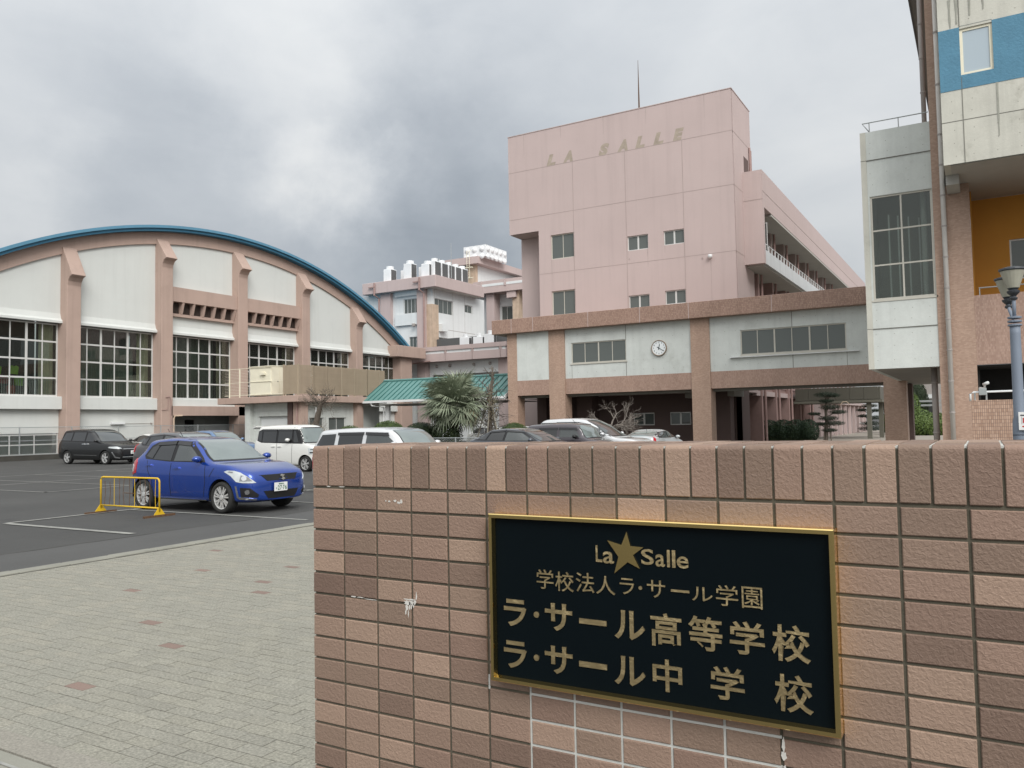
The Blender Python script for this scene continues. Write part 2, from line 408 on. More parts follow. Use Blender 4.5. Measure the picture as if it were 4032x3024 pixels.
# pavers 200 x 100, running bond, long side along X
pav = empty('paving', (-5, 5, 0)); pav['kind'] = 'structure'
MB().box(-9.645, 2.488, -.10, 8.0, 30, -.0020).build('joint_sand', 'paver_joint', pav)
REDS = [(-5.10, 3.10), (-5.42, 4.02), (-6.16, 4.42), (-7.46, 5.23), (-6.65, 6.10), (-6.25, 5.71), (-7.93, 6.31), (-6.96, 6.97), (-8.9, 7.4), (-7.6, 3.6), (-4.5, 5.6), (-3.2, 4.6)]
rp = random.Random(11)
pm_ = MB().box(-.0975, -.0476, -.03, .0975, .0476, 0).mesh('paver', 'paver')
pm_r = MB().box(-.0975, -.0476, -.03, .0975, .0476, 0).mesh('paver_red', 'paver_red')
cells = []
for j in range(0, 230):
    y = 2.49 + .05 + .1 * j
    off = (.1 if j % 2 else 0.) + rp.choice((0, 0, 0, .05)) * 0
    i = 0; x = -9.6 + off - .05
    while x < -.9:
        cells.append((x, y)); x += .2
def red(x, y): return any(abs(x - a) < .1 and abs(y - b) < .05 for a, b in REDS)
def inview(x, y):   # visible left of the gate wall
    return y < 16 and (x + .0) < -1.35 * max(y, 1.45) / 1.45 * .72 and y > .1 * 0
near = [c for c in cells if (c[0] < -.66 * c[1]) and c[1] < 12.]
near = sorted(near, key=lambda c: c[0] ** 2 * .25 + c[1] ** 2 + (c[0] + .86 * c[1]) ** 2 * .0)
vis = [c for c in near if c[0] > -1.55 * c[1] - .2 and -c[0] / c[1] > .93 and c[1] > 2.5]
single = set(vis[:262]) | {c for c in near if red(*c)}
mass = MB()
for c in cells:
    x, y = c; dz = rp.uniform(-.0009, .0012); r = red(x, y)
    if c in single:
        o = bpy.data.objects.new('paver', pm_r if r else pm_); COL.objects.link(o); o.parent = pav
        o.location = Vector((x + rp.uniform(-.001, .001), y, dz)) - Vector((-5, 5, 0)); o.rotation_euler = (rp.uniform(-.012, .012), rp.uniform(-.006, .006), rp.uniform(-.006, .006))
        if r: o['label'] = 'brick-red paver among the grey ones'
    else:
        mass.cur = rp.choice((0, 0, 1, 2)) if not r else 3
        b = len(mass.v); mass.v += [(x - .0975, y - .0476, dz), (x + .0975, y - .0476, dz + rp.uniform(-.001, .001)), (x + .0975, y + .0476, dz), (x - .0975, y + .0476, dz)]
        mass.v += [(x - .0975, y - .0476, -.01), (x + .0975, y - .0476, -.01), (x + .0975, y + .0476, -.01), (x - .0975, y + .0476, -.01)]
        mass.face((b, b + 1, b + 2, b + 3)); mass.face((b, b + 4, b + 5, b + 1)); mass.face((b + 1, b + 5, b + 6, b + 2)); mass.face((b + 3, b, b + 4, b + 7))
mat('paver_b', (.262, .25, .208), .85, .05, 3., 0, .8, 130, fine=.5, fscale=60, spec=.3); mat('paver_c', (.242, .235, .198), .85, .05, 3., 0, .8, 130, fine=.5, fscale=60, spec=.3)
mass.build('paver', ['paver', 'paver_b', 'paver_c', 'paver_red'], pav, kind='stuff')
# exposed-aggregate border, concrete gutter and its white line at the near-left corner
box('aggregate_border', 'aggregate', None, -9.6, 2.335, -.05, -1.5, 2.487, .004, kind='structure')
box('gutter', 'kerb_stone', None, -9.6, 1.2, -.05, -1.5, 2.325, .0, kind='structure')
sheet('gutter_line', 'line_paint', -9.6, 2.225, -1.5, 2.245, .004, kind='structure')

# ------------------------------------------------------------------ sports hall with arched roof
gym = empty('sports_hall', (-50, 42.6, 0), 'sports hall with arched blue roof edge, pink buttresses and tall grid windows', 'sports hall')
GC, GZ, GR = 42.6, -21.11, 37.57
XW = -50.0
arc = lambda y, r: GZ + math.sqrt(max(0, r * r - (y - GC) ** 2))
def arc_band(x0, x1, r0, r1, ya, yb, n=56):
    mb = MB()
    ys = [ya + (yb - ya) * i / n for i in range(n + 1)]
    R = [[mb.vert(x, y, arc(y, r)) for x, r in ((x0, r0), (x1, r0), (x1, r1), (x0, r1))] for y in ys]
    for A, B in zip(R, R[1:]):
        for k in range(4): mb.face((A[k], A[(k + 1) % 4], B[(k + 1) % 4], B[k]))
    mb.face(R[0]); mb.face(R[-1][::-1])
    return mb
YL, YR = 20.3, 64.9
RT = GR - .16
arc_band(-49.78, -52, GR - 1.22, GR - .38, YL, YR).build('arch_beam', 'gym_pink', gym, smooth=False)
rf = arc_band(-49.25, -85, GR - .37, GR - .17, YL - .5, YR + .45).build('roof', 'roof_blue', gym)
arc_band(-49.12, -49.6, GR - .17, GR + .02, YL - .55, YR + .5).build('roof_edge', 'roof_blue_light', gym)
# bays
YB = [22.8 + 6.74 * i for i in range(7)]          # left faces of buttresses; last is the end column
HEAD, SILL = 8.42, 3.9
BW = .92
rg = random.Random(5)
for i in range(6):
    wallmb = MB()
    a, b = YB[i] + BW, YB[i + 1]
    n = 14
    ys = [a + (b - a) * k / n for k in range(n + 1)]
    for y0, y1 in zip(ys, ys[1:]):   # upper panel up to the arch
        wallmb.poly([(XW, y0, HEAD), (XW, y1, HEAD), (XW, y1, arc(y1, GR - .9)), (XW, y0, arc(y0, GR - .9))])
    p = MB()
    for y0, y1 in zip(ys, ys[1:]):
        p.prism([(XW, y0, HEAD + .5), (XW, y1, HEAD + .5), (XW, y1, arc(y1, GR - 1.15)), (XW, y0, arc(y0, GR - 1.15))], (.0, 0, 0), (.08, 0, 0))
    p.build('wall_panel', 'gym_white', gym)
    # flared white lip over the window
    lip = MB(); lip.prism([(XW + .0, a, HEAD), (XW + .34, a, HEAD), (XW + .34, a, HEAD + .14), (XW + .19, a, HEAD + .28), (XW + .09, a, HEAD + .62), (XW, a, HEAD + .62)], (0, -.0, 0), (0, b - a, 0))
    lip.build('window_hood', 'gym_white', gym)
    wallmb.cur = 0
    # sill band and base wall
    s = MB().box(XW - .3, a, 3.02, XW + .38, b, SILL - .08).build('sill_band', 'gym_white', gym); bev(s, .02, 1)
    if i in (0, 1):
        wallmb.poly([(XW, a, 1.55 if i == 0 else 0), (XW, b, 1.55 if i == 0 else 0), (XW, b, 3.05), (XW, a, 3.05)])
    elif i > 2:
        wallmb.poly([(XW, a, 0), (XW, b, 0), (XW, b, 3.05), (XW, a, 3.05)])
    wallmb.build('upper_wall', 'gym_white', gym)
    w = window(gym, 'x', XW - .12, a + .02, SILL - .06, b - .02, HEAD - .03, 6, 4, 'alu', 'glass_gym', fw=.09, mw=.07, inward=-1, thick=(2, 4), depth=.08, hbar=1.5)
    # low white guard bars behind the lowest panes
    if i in (0, 1, 2):
        g = MB()
        g.box(XW - .34, a + .05, SILL + .95, XW - .31, b - .05, SILL + .98)
        for k in range(42): y = a + .1 + k * (b - a - .2) / 41; g.box(XW - .34, y, SILL, XW - .32, y + .018, SILL + .95)
        g.build('guard_rail', 'white_metal', gym)
    # curtains: folded strips behind the glass
    def curtain(y0, y1, m, zt=HEAD - .05, x=XW - .62):
        c = MB(); nn = max(8, int((y1 - y0) / .06)); last = None
        for k in range(nn + 1):
            y = y0 + (y1 - y0) * k / nn; xx = x + .035 * math.sin(k * 1.9) + .02 * math.sin(k * .7)
            v0, v1 = c.vert(xx, y, SILL), c.vert(xx, y, zt)
            if last: c.face((last[0], v0, v1, last[1]))
            last = (v0, v1)
        c.build('curtain', m, gym, smooth=True)
    curtain(b - .95, b - .02, 'curtain')
    curtain(a, a + .32, 'curtain')
    if i > 0: curtain(a + .5, b - 1.0, 'curtain_green', HEAD - .05 if i != 1 else HEAD - 1.2, XW - .9)
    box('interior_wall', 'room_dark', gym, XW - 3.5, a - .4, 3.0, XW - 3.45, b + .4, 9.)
box('inner_wall', 'gym_white', gym, XW - 1.6, YL, 0, XW - 1.55, YB[0], 8)
box('floor_slab', 'room_dark', gym, XW - 3.5, YL, 3.05, XW - .3, YR, 3.5)
# coloured bibs hanging inside the leftmost window
BIBL = ['leftmost bright green bib of the upper row', 'middle bright green bib of the upper row', 'rightmost bright green bib of the upper row', 'leftmost pink bib of the middle row', 'second pink bib of the middle row', 'third pink bib of the middle row', 'bright green bib ending the middle row', 'dark green bib lowest at the left', 'pink bib lowest at the right']
for k, (y, z, m) in enumerate([(25.2, 5.55, 'green_cloth'), (26.0, 5.45, 'green_cloth'), (27.0, 5.5, 'green_cloth'), (24.7, 4.9, 'pink_cloth'), (25.6, 4.85, 'pink_cloth'), (26.4, 4.9, 'pink_cloth'), (27.3, 4.8, 'green_cloth'), (25.1, 4.3, 'green_cloth_dark'), (26.8, 4.3, 'pink_cloth')]):
    c = MB().prism([(-50.75, y, z - .3), (-50.75, y + .45, z - .33), (-50.75, y + .5, z + .12), (-50.75, y + .36, z + .2), (-50.75, y + .22, z + .14), (-50.75, y + .1, z + .21), (-50.75, y - .04, z + .1)], (0, 0, 0), (-.05, 0, 0)).build('sports_bib', m)
    tag(c, BIBL[k] + ' inside the leftmost window of the sports hall', 'bib', 'sports bibs hung behind the sports hall window')
# buttresses: shaft, and a head that leans out and curls back under
for i in range(6):
    y0 = YB[i]; zt = arc(y0 + .45, GR - 1.05)
    zt = min(zt, 15.2)
    tipz = zt - 1.75 if i in (0, 1) else zt - 1.3
    if i >= 4: tipz = zt - 1.35
    pf = [(XW - .3, 0), (XW + .80, 0), (XW + .80, tipz - .62), (XW + .86, tipz - .36), (XW + 1.02, tipz - .14), (XW + 1.32, tipz), (XW + .26, zt + .12), (XW - .3, zt + .12)]
    b = MB().prism([(x, y0, z) for x, z in pf], (0, 0, 0), (0, BW, 0)).build('buttress', 'gym_pink', gym)
    bev(b, .025, 1)
b = MB().box(XW - 1.5, 62.95, 0, XW + .85, 64.75, 8.5).build('corner_column', 'gym_pink', gym); bev(b, .03, 1)
b = MB().box(XW - 1.5, 61.9, 8.32, XW + 1.35, 66.4, 9.42).build('corner_beam', 'gym_pink', gym); bev(b, .03, 1)
b = MB().box(XW - 1.5, YL, 0, XW + .85, YL + 1.9, 9.0).build('corner_column', 'gym_pink', gym)
# gable end wall on the far side
MB().prism([(XW - .4, 64.3, 0), (XW - 35, 64.3, 0), (XW - 35, 64.3, 9), (XW - .4, 64.3, 9.)], (0, 0, 0), (0, .3, 0)).build('end_wall', 'gym_white', gym)
# projecting louvre boxes in two bays
mat('louvre_dark', (.10, .075, .065), .8)
for i in (2, 3):
    a, b = YB[i] + BW - .002, YB[i + 1] + .002
    box('louvre_hood', 'gym_pink', gym, XW + .0, a, 10.75, XW + .62, b, 11.78)
    lv = MB()
    lv.box(XW + .09, a, 9.72, XW + .34, b, 9.92)
    lv.build('louvre_ledge', 'gym_pink', gym)
    bk = MB()
    for k in range(11): z = 9.94 + k * .075; bk.prism([(XW + .1, a, z), (XW + .16, a, z - .03), (XW + .17, a, z - .02), (XW + .11, a, z + .02)], (0, .0, 0), (0, b - a, 0))
    bk.build('louvre_slats', 'louvre_dark', gym)
    box('louvre_back', 'louvre_dark', gym, XW + .082, a, 9.9, XW + .095, b, 10.76)
    for k in range(7):
        y = a + .04 + (b - a - .24) * k / 6
        MB().prism([(XW + .1, y, 9.9), (XW + .36, y, 9.9), (XW + .60, y, 10.76), (XW + .1, y, 10.76)], (0, 0, 0), (0, .16, 0)).build('louvre_fin', 'gym_pink', gym)
# base windows at the far left
window(gym, 'x', XW - .05, YB[0] + BW, .25, YB[1], 1.5, 4, 2, 'alu', 'glass_gym', inward=-1, fw=.07, mw=.06)
box('interior_wall', 'curtain_green', gym, XW - .7, YB[0], 0, XW - .65, YB[1], 2)
# wall light box and its conduit
box('wall_light', 'white_metal', gym, XW + .0, 33.0, 2.05, XW + .22, 33.95, 2.2, .01)
MB().tube([(XW + .03, 33.95, 2.1), (XW + .03, 36.0, 2.1)], .012, 5).tube([(XW + .03, 36.0, 2.1), (XW + .03, 36.1, 2.1)], .06, 6).build('conduit', 'pipe_grey', gym)
MB().tube([(XW + .85, 36.6, 3.9), (XW + .85, 36.9, 3.95), (XW + .85, 37.0, 3.7), (XW + .85, 37.0, .3)], .025, 6).tube([(XW + .84, 36.3, 3.0), (XW + .86, 36.75, 3.05), (XW + .86, 36.8, 3.9)], .02, 6).build('conduit', 'pipe_pink', gym)
MB().tube([(XW + .9, 37.9, 2.62), (XW + .9, 37.3, 2.6), (XW + .9, 37.2, 2.4), (XW + .9, 37.2, 0)], .06, 8).build('drain_pipe', 'orange_stain', gym)
# porch recessed under a beam right of the third buttress
box('porch_beam', 'gym_pink', gym, -49.9, 37.1, 2.62, -49.2, 47.5, 3.3)
box('porch_wall', 'concrete', gym, -53.2, 37.1, 0, -53.0, 49, 3.0)
box('porch_side', 'concrete', gym, -53.2, 46.6, 0, -49.3, 46.9, 3.0)
box('porch_door', 'dark_inside', gym, -52.99, 41.1, 0, -52.93, 41.9, 2.35)
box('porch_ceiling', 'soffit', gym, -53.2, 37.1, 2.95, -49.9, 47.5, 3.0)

# ------------------------------------------------------------------ entrance block with canopy beside the hall
ent = empty('entrance_block', (-44, 43, 0), 'flat pink canopy and low entrance rooms in front of the sports hall', 'building')
c = MB().prism([(-47.5, 39.6, 3.36), (-39.64, 39.6, 3.36), (-39.64, 49.0, 3.36), (-47.5, 49.0, 3.36)], (0, 0, 0), (0, 0, .44)).build('canopy', 'gym_pink', ent); bev(c, .02, 1)
b = MB(); wall_holes(b, 'y', 40.6, 40.9, -45.0, -40.55, 0, 3.36, [(-44.3, .1, -41.5, 2.75)]); b.build('wall', 'concrete', ent)
box('shutter', 'white_wall', ent, -44.3, 40.75, 0, -41.5, 40.8, 2.75)
box('shutter_box', 'concrete', ent, -44.35, 40.5, 2.45, -41.45, 40.6, 2.75)
box('pillar', 'concrete', ent, -45.35, 40.2, 0, -44.85, 40.75, 3.36)
box('pillar', 'brown_paint', ent, -41.35, 40.35, 0, -40.9, 40.6, 3.36)
box('pillar', 'gym_pink', ent, -40.75, 40.3, 0, -40.05, 41.0, 3.36)
b = MB(); wall_holes(b, 'x', -40.4, -40.7, 41.0, 49, 0, 3.36, [(41.5, .3, 42.9, 2.3), (43.4, .3, 45.2, 2.3)]); b.build('wall', 'concrete', ent)
window(ent, 'x', -40.5, 41.5, .3, 42.9, 2.3, 2, 1, inward=-1); window(ent, 'x', -40.5, 43.4, .3, 45.2, 2.3, 2, 1, inward=-1)
box('pillar', 'gym_pink', ent, -40.45, 46.0, 0, -39.95, 46.6, 3.36)
MB().tube([(-40.3, 40.2, 3.3), (-40.3, 40.2, 0)], .05, 8).build('drain_pipe', 'pipe_pink', ent)
MB().tube([(-39.9, 41.6, 3.0), (-39.9, 41.6, 0)], .03, 6).build('post', 'white_metal', ent)
# cream machine enclosure standing on the canopy
cub = empty('machine_enclosure', (-43.2, 40.3, 3.8), 'cream steel machine enclosure with doors standing on the flat canopy', 'enclosure')
b = MB().box(-44.33, 39.75, 3.87, -42.3, 41.2, 5.88).build('body', 'cream_metal', cub); bev(b, .015, 1)
MB().prism([(-44.38, 39.7, 5.88), (-42.25, 39.7, 5.88), (-42.25, 41.25, 5.94), (-44.38, 41.25, 5.94)], (0, 0, 0), (0, 0, .05)).build('roof', 'cream_metal', cub)
for y0, y1 in ((39.82, 40.5), (40.53, 41.15)):
    d = MB().box(-42.3, y0, 3.95, -42.27, y1, 5.8).build('door', 'cream_metal', cub)
    MB().box(-42.27, y1 - .15, 4.8, -42.25, y1 - .1, 4.9).build('handle', 'dark_frame', d)
box('vent_hood', 'cream_metal', cub, -43.2, 39.6, 5.3, -42.75, 39.75, 5.45)
box('vent', 'dark_frame', cub, -42.266, 40.9, 5.35, -42.25, 41.05, 5.6)
for x in (-44.2, -42.5): box('plinth', 'dark_frame', cub, x, 39.75, 3.8, x + .3, 41, 3.87)
# cream wire railing
rl = empty('roof_railing', (-46, 40, 3.8), 'cream tube railing with thin wires left of the machine enclosure', 'railing')
for x in (-46.4, -45.35): MB().tube([(x, 39.75, 3.8), (x, 39.75, 5.85)], .045, 8).build('post', 'cream_metal', rl)
for z in (3.95, 4.85, 5.82): MB().tube([(-46.9, 39.75, z), (-41.1, 39.70, z)], .022, 6).build('rail', 'cream_metal', rl)
wr = MB()
for k in range(17): z = 4.0 + k * .107; wr.tube([(-46.9, 39.77, z), (-44.4, 39.77, z)], .006, 4, cap=False)
wr.build('wires', 'cream_metal', rl)
# beige lattice screen along the canopy edge: vertical slats, one object each where they can be told apart
scr = empty('lattice_screen', (-39.8, 44, 3.8), 'beige slatted screen running along the edge of the flat canopy', 'screen')
def slat_run(x0, y0, x1, y1, n, zb, zt):
    dx, dy = (x1 - x0) / n, (y1 - y0) / n
    ax = abs(dx) > abs(dy)
    sm = MB().box(-.026, -.02, zb, .026, .02, zt).mesh('slat', 'beige_lattice') if ax else MB().box(-.02, -.026, zb, .02, .026, zt).mesh('slat', 'beige_lattice')
    for k in range(n):
        o = bpy.data.objects.new('slat', sm); COL.objects.link(o); o.parent = scr
        o.location = Vector((x0 + dx * (k + .5), y0 + dy * (k + .5), 0)) - Vector((-39.8, 44, 3.8))
slat_run(-41.05, 39.72, -39.75, 39.72, 16, 3.9, 5.86)
slat_run(-39.72, 39.8, -39.72, 48.85, 86, 3.9, 5.86)
for z in (3.98, 4.6, 5.0, 5.4, 5.78):
    MB().box(-41.05, 39.76, z, -39.76, 39.80, z + .07).build('rail', 'beige_lattice', scr); MB().box(-39.80, 39.76, z, -39.76, 48.85, z + .07).build('rail', 'beige_lattice', scr)
for x, y in ((-41.05, 39.76), (-39.74, 39.78)): box('post', 'beige_lattice', scr, x - .05, y - .05, 3.8, x + .05, y + .05, 5.92)
for y in (41.2, 42.6, 44.0, 45.4, 46.8, 48.2): box('post', 'beige_lattice', scr, -39.80, y - .03, 3.8, -39.70, y + .03, 5.9)
# backing sheet behind the far part of the screen
mat('lattice_back', (.26, .205, .15), .7, .06, 1.5)
box('backing_panel', 'lattice_back', scr, -39.86, 41.3, 3.95, -39.83, 48.85, 5.8)

# ------------------------------------------------------------------ covered walkway with teal metal roof
wk = empty('covered_walkway', (-34, 48, 0), 'covered walkway under a teal standing-seam metal roof', 'walkway')
EY, EZ, RY, RZ = 46.3, 3.52, 48.75, 5.02
XA, XB = -39.72, -27.5
sl = lambda t: (EY + (RY - EY) * t, EZ + (RZ - EZ) * t)
MB().prism([(XA, EY, EZ), (XA, RY, RZ), (XA, RY, RZ - .06), (XA, EY, EZ - .06)], (0, 0, 0), (XB - XA, 0, 0)).build('roof', 'teal_roof', wk)
MB().prism([(XA, RY, RZ), (XA, 2 * RY - EY, EZ), (XA, 2 * RY - EY, EZ - .06), (XA, RY, RZ - .06)], (0, 0, 0), (XB - XA, 0, 0)).build('roof', 'teal_roof', wk)
n = 26
for k in range(n + 1):
    x = XA + (XB - XA) * k / n
    MB().prism([(x, EY, EZ), (x, RY, RZ), (x, RY, RZ + .06), (x, EY, EZ + .06)], (-.025, 0, 0), (.025, 0, 0)).build('seam', 'teal_dark', wk)
MB().tube([(XA, RY, RZ + .05), (XB, RY, RZ + .05)], .09, 8).build('ridge_cap', 'teal_roof', wk)
box('gutter', 'white_metal', wk, XA, EY - .12, EZ - .2, XB, EY - .002, EZ - .04)
MB().prism([(XB, EY - .05, EZ - .25), (XB, RY, RZ - .25), (XB, RY, RZ + .02), (XB, EY - .05, EZ + .02)], (.0, 0, 0), (.06, 0, 0)).build('verge_board', 'white_metal', wk)
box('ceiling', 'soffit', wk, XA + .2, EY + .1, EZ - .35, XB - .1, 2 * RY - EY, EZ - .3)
for x in (-38.2, -34.0, -30.0): box('column', 'white_metal', wk, x, 47.0, 0, x + .32, 47.25, EZ - .3)
MB().tube([(-38.9, EY - .06, EZ - .2), (-38.9, EY - .02, EZ - .38), (-38.25, 46.9, 3.0), (-38.25, 46.9, 0)], .055, 8).build('drain_pipe', 'white_metal', wk)
# ------------------------------------------------------------------ pink tower with the faded lettering
tw = empty('pink_tower', (-20, 51, 0), 'tall pink rendered block with faded LA SALLE lettering and small windows', 'building')
TX0, TX1, TY, TZ = -29.64, -13.15, 51.0, 22.73
holes = [(-26.26, 13.24, -24.39, 15.0), (-26.26, 9.22, -24.39, 10.97), (-20.43, 13.14, -18.95, 14.14), (-17.87, 13.2, -16.46, 14.16),
         (-20.43, 9.2, -18.95, 10.1), (-17.87, 9.26, -16.46, 10.18)]
gholes = [(-20.43, 1.36, -18.95, 2.19), (-17.87, 1.36, -16.46, 2.19)]
f = MB()
wall_holes(f, 'y', TY, TY + .16, -27.22, TX1, 8.0, TZ, holes)
f.poly([(TX0, TY, 15.45), (-27.22, TY, 15.45), (-27.22, TY, TZ), (TX0, TY, TZ)])
f.build('wall', 'tower_pink', tw)
box('upper_block', 'tower_pink', tw, TX0 + .001, TY + .17, 15.45, TX1 - .001, 55.65, TZ)
box('lower_block', 'tower_pink', tw, -27.2, TY + .2, 3.4, TX1 - .001, 55.6, 15.449)
f = MB(); f.box(TX0 + .0, 52.75, 3.4, -27.2, 55.6, 15.44); f.build('recessed_wall', 'tower_pink', tw)
# thin coping
box('coping', 'tower_pink', tw, TX0 - .03, TY - .03, TZ, TX1 + .03, 55.7, TZ + .05)
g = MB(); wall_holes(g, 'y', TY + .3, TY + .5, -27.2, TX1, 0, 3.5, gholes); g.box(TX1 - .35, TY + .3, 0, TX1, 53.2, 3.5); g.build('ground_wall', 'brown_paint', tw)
for h in holes[:2]: window(tw, 'y', TY + .1, h[0], h[1], h[2], h[3], 2, 1, 'alu_warm', 'glass_dark', fw=.07, inward=1)
for h in holes[2:]: window(tw, 'y', TY + .1, h[0], h[1], h[2], h[3], 2, 1, 'alu', 'glass_dark', fw=.06, inward=1, mw=.11)
for h in gholes:
    w = window(tw, 'y', TY + .36, h[0], h[1], h[2], h[3], 2, 1, 'alu', 'glass_dark', fw=.06, inward=1, mw=.11)
mat('blind', (.22, .25, .24), .7)
for h in holes[2:] + gholes:
    s = MB(); yy = TY + .20 if h[1] > 3 else TY + .46
    for k in range(8): z = h[1] + .1 + k * (h[3] - h[1] - .15) / 8; s.box(h[0] + .07, yy, z, h[2] - .07, yy + .02, z + .07)
    s.build('blind', 'blind', tw)
# recessed expansion joints
j = MB()
for z, xa in ((20.03, TX0), (16.54, TX0), (12.29, -27.2), (8.3, -27.2)):
    j.box(xa, TY - .006, z - .02, TX1 + .006, TY + .02, z + .02); j.box(TX1 - .02, TY, z - .02, TX1 + .006, 55.6 if z > 18 else 53.2, z + .02)
for x in (-24.42, -20.48, -16.46): j.box(x - .02, TY - .007, 8.0, x + .02, TY + .02, 20.03)
j.build('joint', 'tower_joint', tw)
# ghost letters: the marks left where raised letters were taken off
def glyph_mesh(ch, x0, z0, x1, z1, shear=0., bold=0., depth=.004):
    """mesh of a glyph fitted to a rectangle, in local x (right) / z (up), facing -y"""
    cu = bpy.data.curves.new('glyph', 'FONT'); cu.body = ch; cu.size = 1.0; cu.extrude = .0; cu.offset = bold; cu.shear = shear; cu.resolution_u = 4
    o = bpy.data.objects.new('glyph', cu); COL.objects.link(o)
    bpy.context.view_layer.update()
    dg = bpy.context.evaluated_depsgraph_get(); me = bpy.data.meshes.new_from_object(o.evaluated_get(dg))
    bpy.data.objects.remove(o); bpy.data.curves.remove(cu)
    bm = bmesh.new(); bm.from_mesh(me)
    bmesh.ops.remove_doubles(bm, verts=bm.verts, dist=1e-5)
    r = bmesh.ops.extrude_face_region(bm, geom=bm.faces[:])
    for e in r['geom']:
        if isinstance(e, bmesh.types.BMVert): e.co.z += 1.0
    xs = [v.co.x for v in bm.verts]; ys = [v.co.y for v in bm.verts]
    ax, bx, ay, by = min(xs), max(xs), min(ys), max(ys)
    for v in bm.verts:
        x = x0 + (v.co.x - ax) / (bx - ax) * (x1 - x0); z = z0 + (v.co.y - ay) / max(1e-6, by - ay) * (z1 - z0)
        v.co = (x, -depth * v.co.z, z)
    bmesh.ops.recalc_face_normals(bm, faces=bm.faces)
    bm.to_mesh(me); bm.free(); me.materials.clear(); me.shade_flat()
    return me
for ch, x0, x1 in (('L', -26.48, -25.72), ('A', -25.17, -24.36), ('S', -22.4, -21.58), ('A', -21.03, -20.22), ('L', -19.71, -19.0), ('L', -18.43, -17.68), ('E', -17.06, -16.28)):
    me = glyph_mesh(ch, 0, 0, x1 - x0, .84, shear=.28, bold=.075, depth=.004); me.materials.append(MATS['ghost_letter'])
    o = bpy.data.objects.new('letter', me); COL.objects.link(o); o.parent = tw; o.location = Vector((x0, TY - .001, 20.0)) - tw.location
# rain runs under the sills and below the camera
mat('rain_run', (.40, .325, .305), .9, .15, 3., .2); mat('mould_run', (.30, .30, .26), .9, .2, 3., .2)
rq = random.Random(8)
for x, z0, z1 in ((-26.2, 13.24, 11.7), (-24.45, 13.24, 12.4), (-26.1, 9.22, 8.3), (-20.4, 13.14, 12.5), (-19.0, 13.14, 11.9), (-17.8, 13.2, 12.7), (-16.5, 13.2, 12.2), (-14.76, 11.9, 9.2), (-14.9, 22.7, 21.2), (-22.0, 22.7, 21.5), (-28.3, 22.7, 20.9), (-25.3, 22.7, 21.9), (-18.9, 22.7, 21.6)):
    w_ = rq.uniform(.018, .035); n_ = 6
    pts_ = [(x - w_ * (1 - .7 * k / n_) + rq.uniform(-.008, .008), TY - .0015, z0 + (z1 - z0) * k / n_) for k in range(n_ + 1)] + [(x + w_ * (1 - .7 * k / n_), TY - .0015, z0 + (z1 - z0) * k / n_) for k in range(n_, -1, -1)]
    s_ = MB(); s_.poly(pts_); s_.build('rain_stain', 'rain_run', tw)
# dome camera, vent and rust run below it
d = MB().lathe([(.02, .14), (.13, .12), (.15, 0), (.10, -.1), (.03, -.14)], (-14.76, TY - .14, 12.08), 12).build('dome_camera', 'white_metal', tw, smooth=True)
MB().lathe([(.06, -.03), (.06, .02)], (-15.3, TY, 12.05), 10, 'y').build('vent', 'tower_joint', tw)
for z in (12.6,): MB().tube([(-20.3, TY - .02, z), (-20.3, TY - .05, z)], .03, 6).build('vent', 'tower_joint', tw)
an = MB().tube([(-20.1, 53, TZ), (-20.1, 53, TZ + 1.6), (-20.1, 53, TZ + 4.3)], [.06, .05, .012], 6).build('lightning_rod', 'rust', tw)
# niche high in the side wall with a bent pipe
box('niche', 'brown_paint', tw, TX1 - .4, 53.7, 17.9, TX1 + .006, 54.9, 19.1)
MB().tube([(TX1 + .08, 55.1, 17.9), (TX1 + .08, 55.1, 20.0), (TX1 - .2, 55.3, 20.15)], .07, 8).tube([(TX1 + .08, 55.4, 17.9), (TX1 + .08, 55.4, 19.9)], .05, 6).build('drain_pipe', 'pipe_pink', tw)

# ------------------------------------------------------------------ long classroom wing behind the tower
wg = empty('classroom_wing', (-13, 78, 0), 'long pink classroom wing with open balconies running back from the tower', 'building')
WX, WI, WY0, WY1 = -11.9, -13.15, 53.2, 106.
box('roof_parapet', 'tower_pink', wg, -14.6, 55.7, 15.45, WX, WY1, 17.85)
box('end_fin', 'tower_pink', wg, WI, WY0, 11.72, WX, WY0 + .45, 17.85)
box('end_fin', 'tower_pink', wg, WX - .55, WY0 + .45, 15.45, WX, 55.7, 17.85)
MB().box(WI - .02, WY0 - .012, 15.9, WX + .012, WY0, 15.94).box(WX, WY0, 16.45, WX + .012, WY1, 16.48).build('joint', 'tower_joint', wg)
mat('balcony_white', (.58, .60, .61), .75, .05, .5, .15)
box('balcony_front', 'balcony_white', wg, WX - .14, 53.67, 11.75, WX - .002, WY1, 12.66)
box('balcony_slab', 'soffit_light', wg, -15.6, 53.67, 11.62, WX - .16, WY1, 11.95)
box('balcony_ceiling', 'soffit_light', wg, -15.6, 55.7, 15.3, WX - .02, WY1, 15.44)
rr = MB().tube([(WX - .07, 53.7, 13.1), (WX - .07, WY1, 13.1)], .03, 6).build('rail', 'white_metal', wg)
k = 0
y = 53.9
while y < WY1:
    box('baluster', 'white_metal', wg, WX - .1, y, 12.66, WX - .04, y + .05, 13.08); y += .95
inner = MB()
inner.box(-15.9, 55.6, 0, -15.6, WY1, 15.4)
inner.build('inner_wall', 'brown_paint', wg)
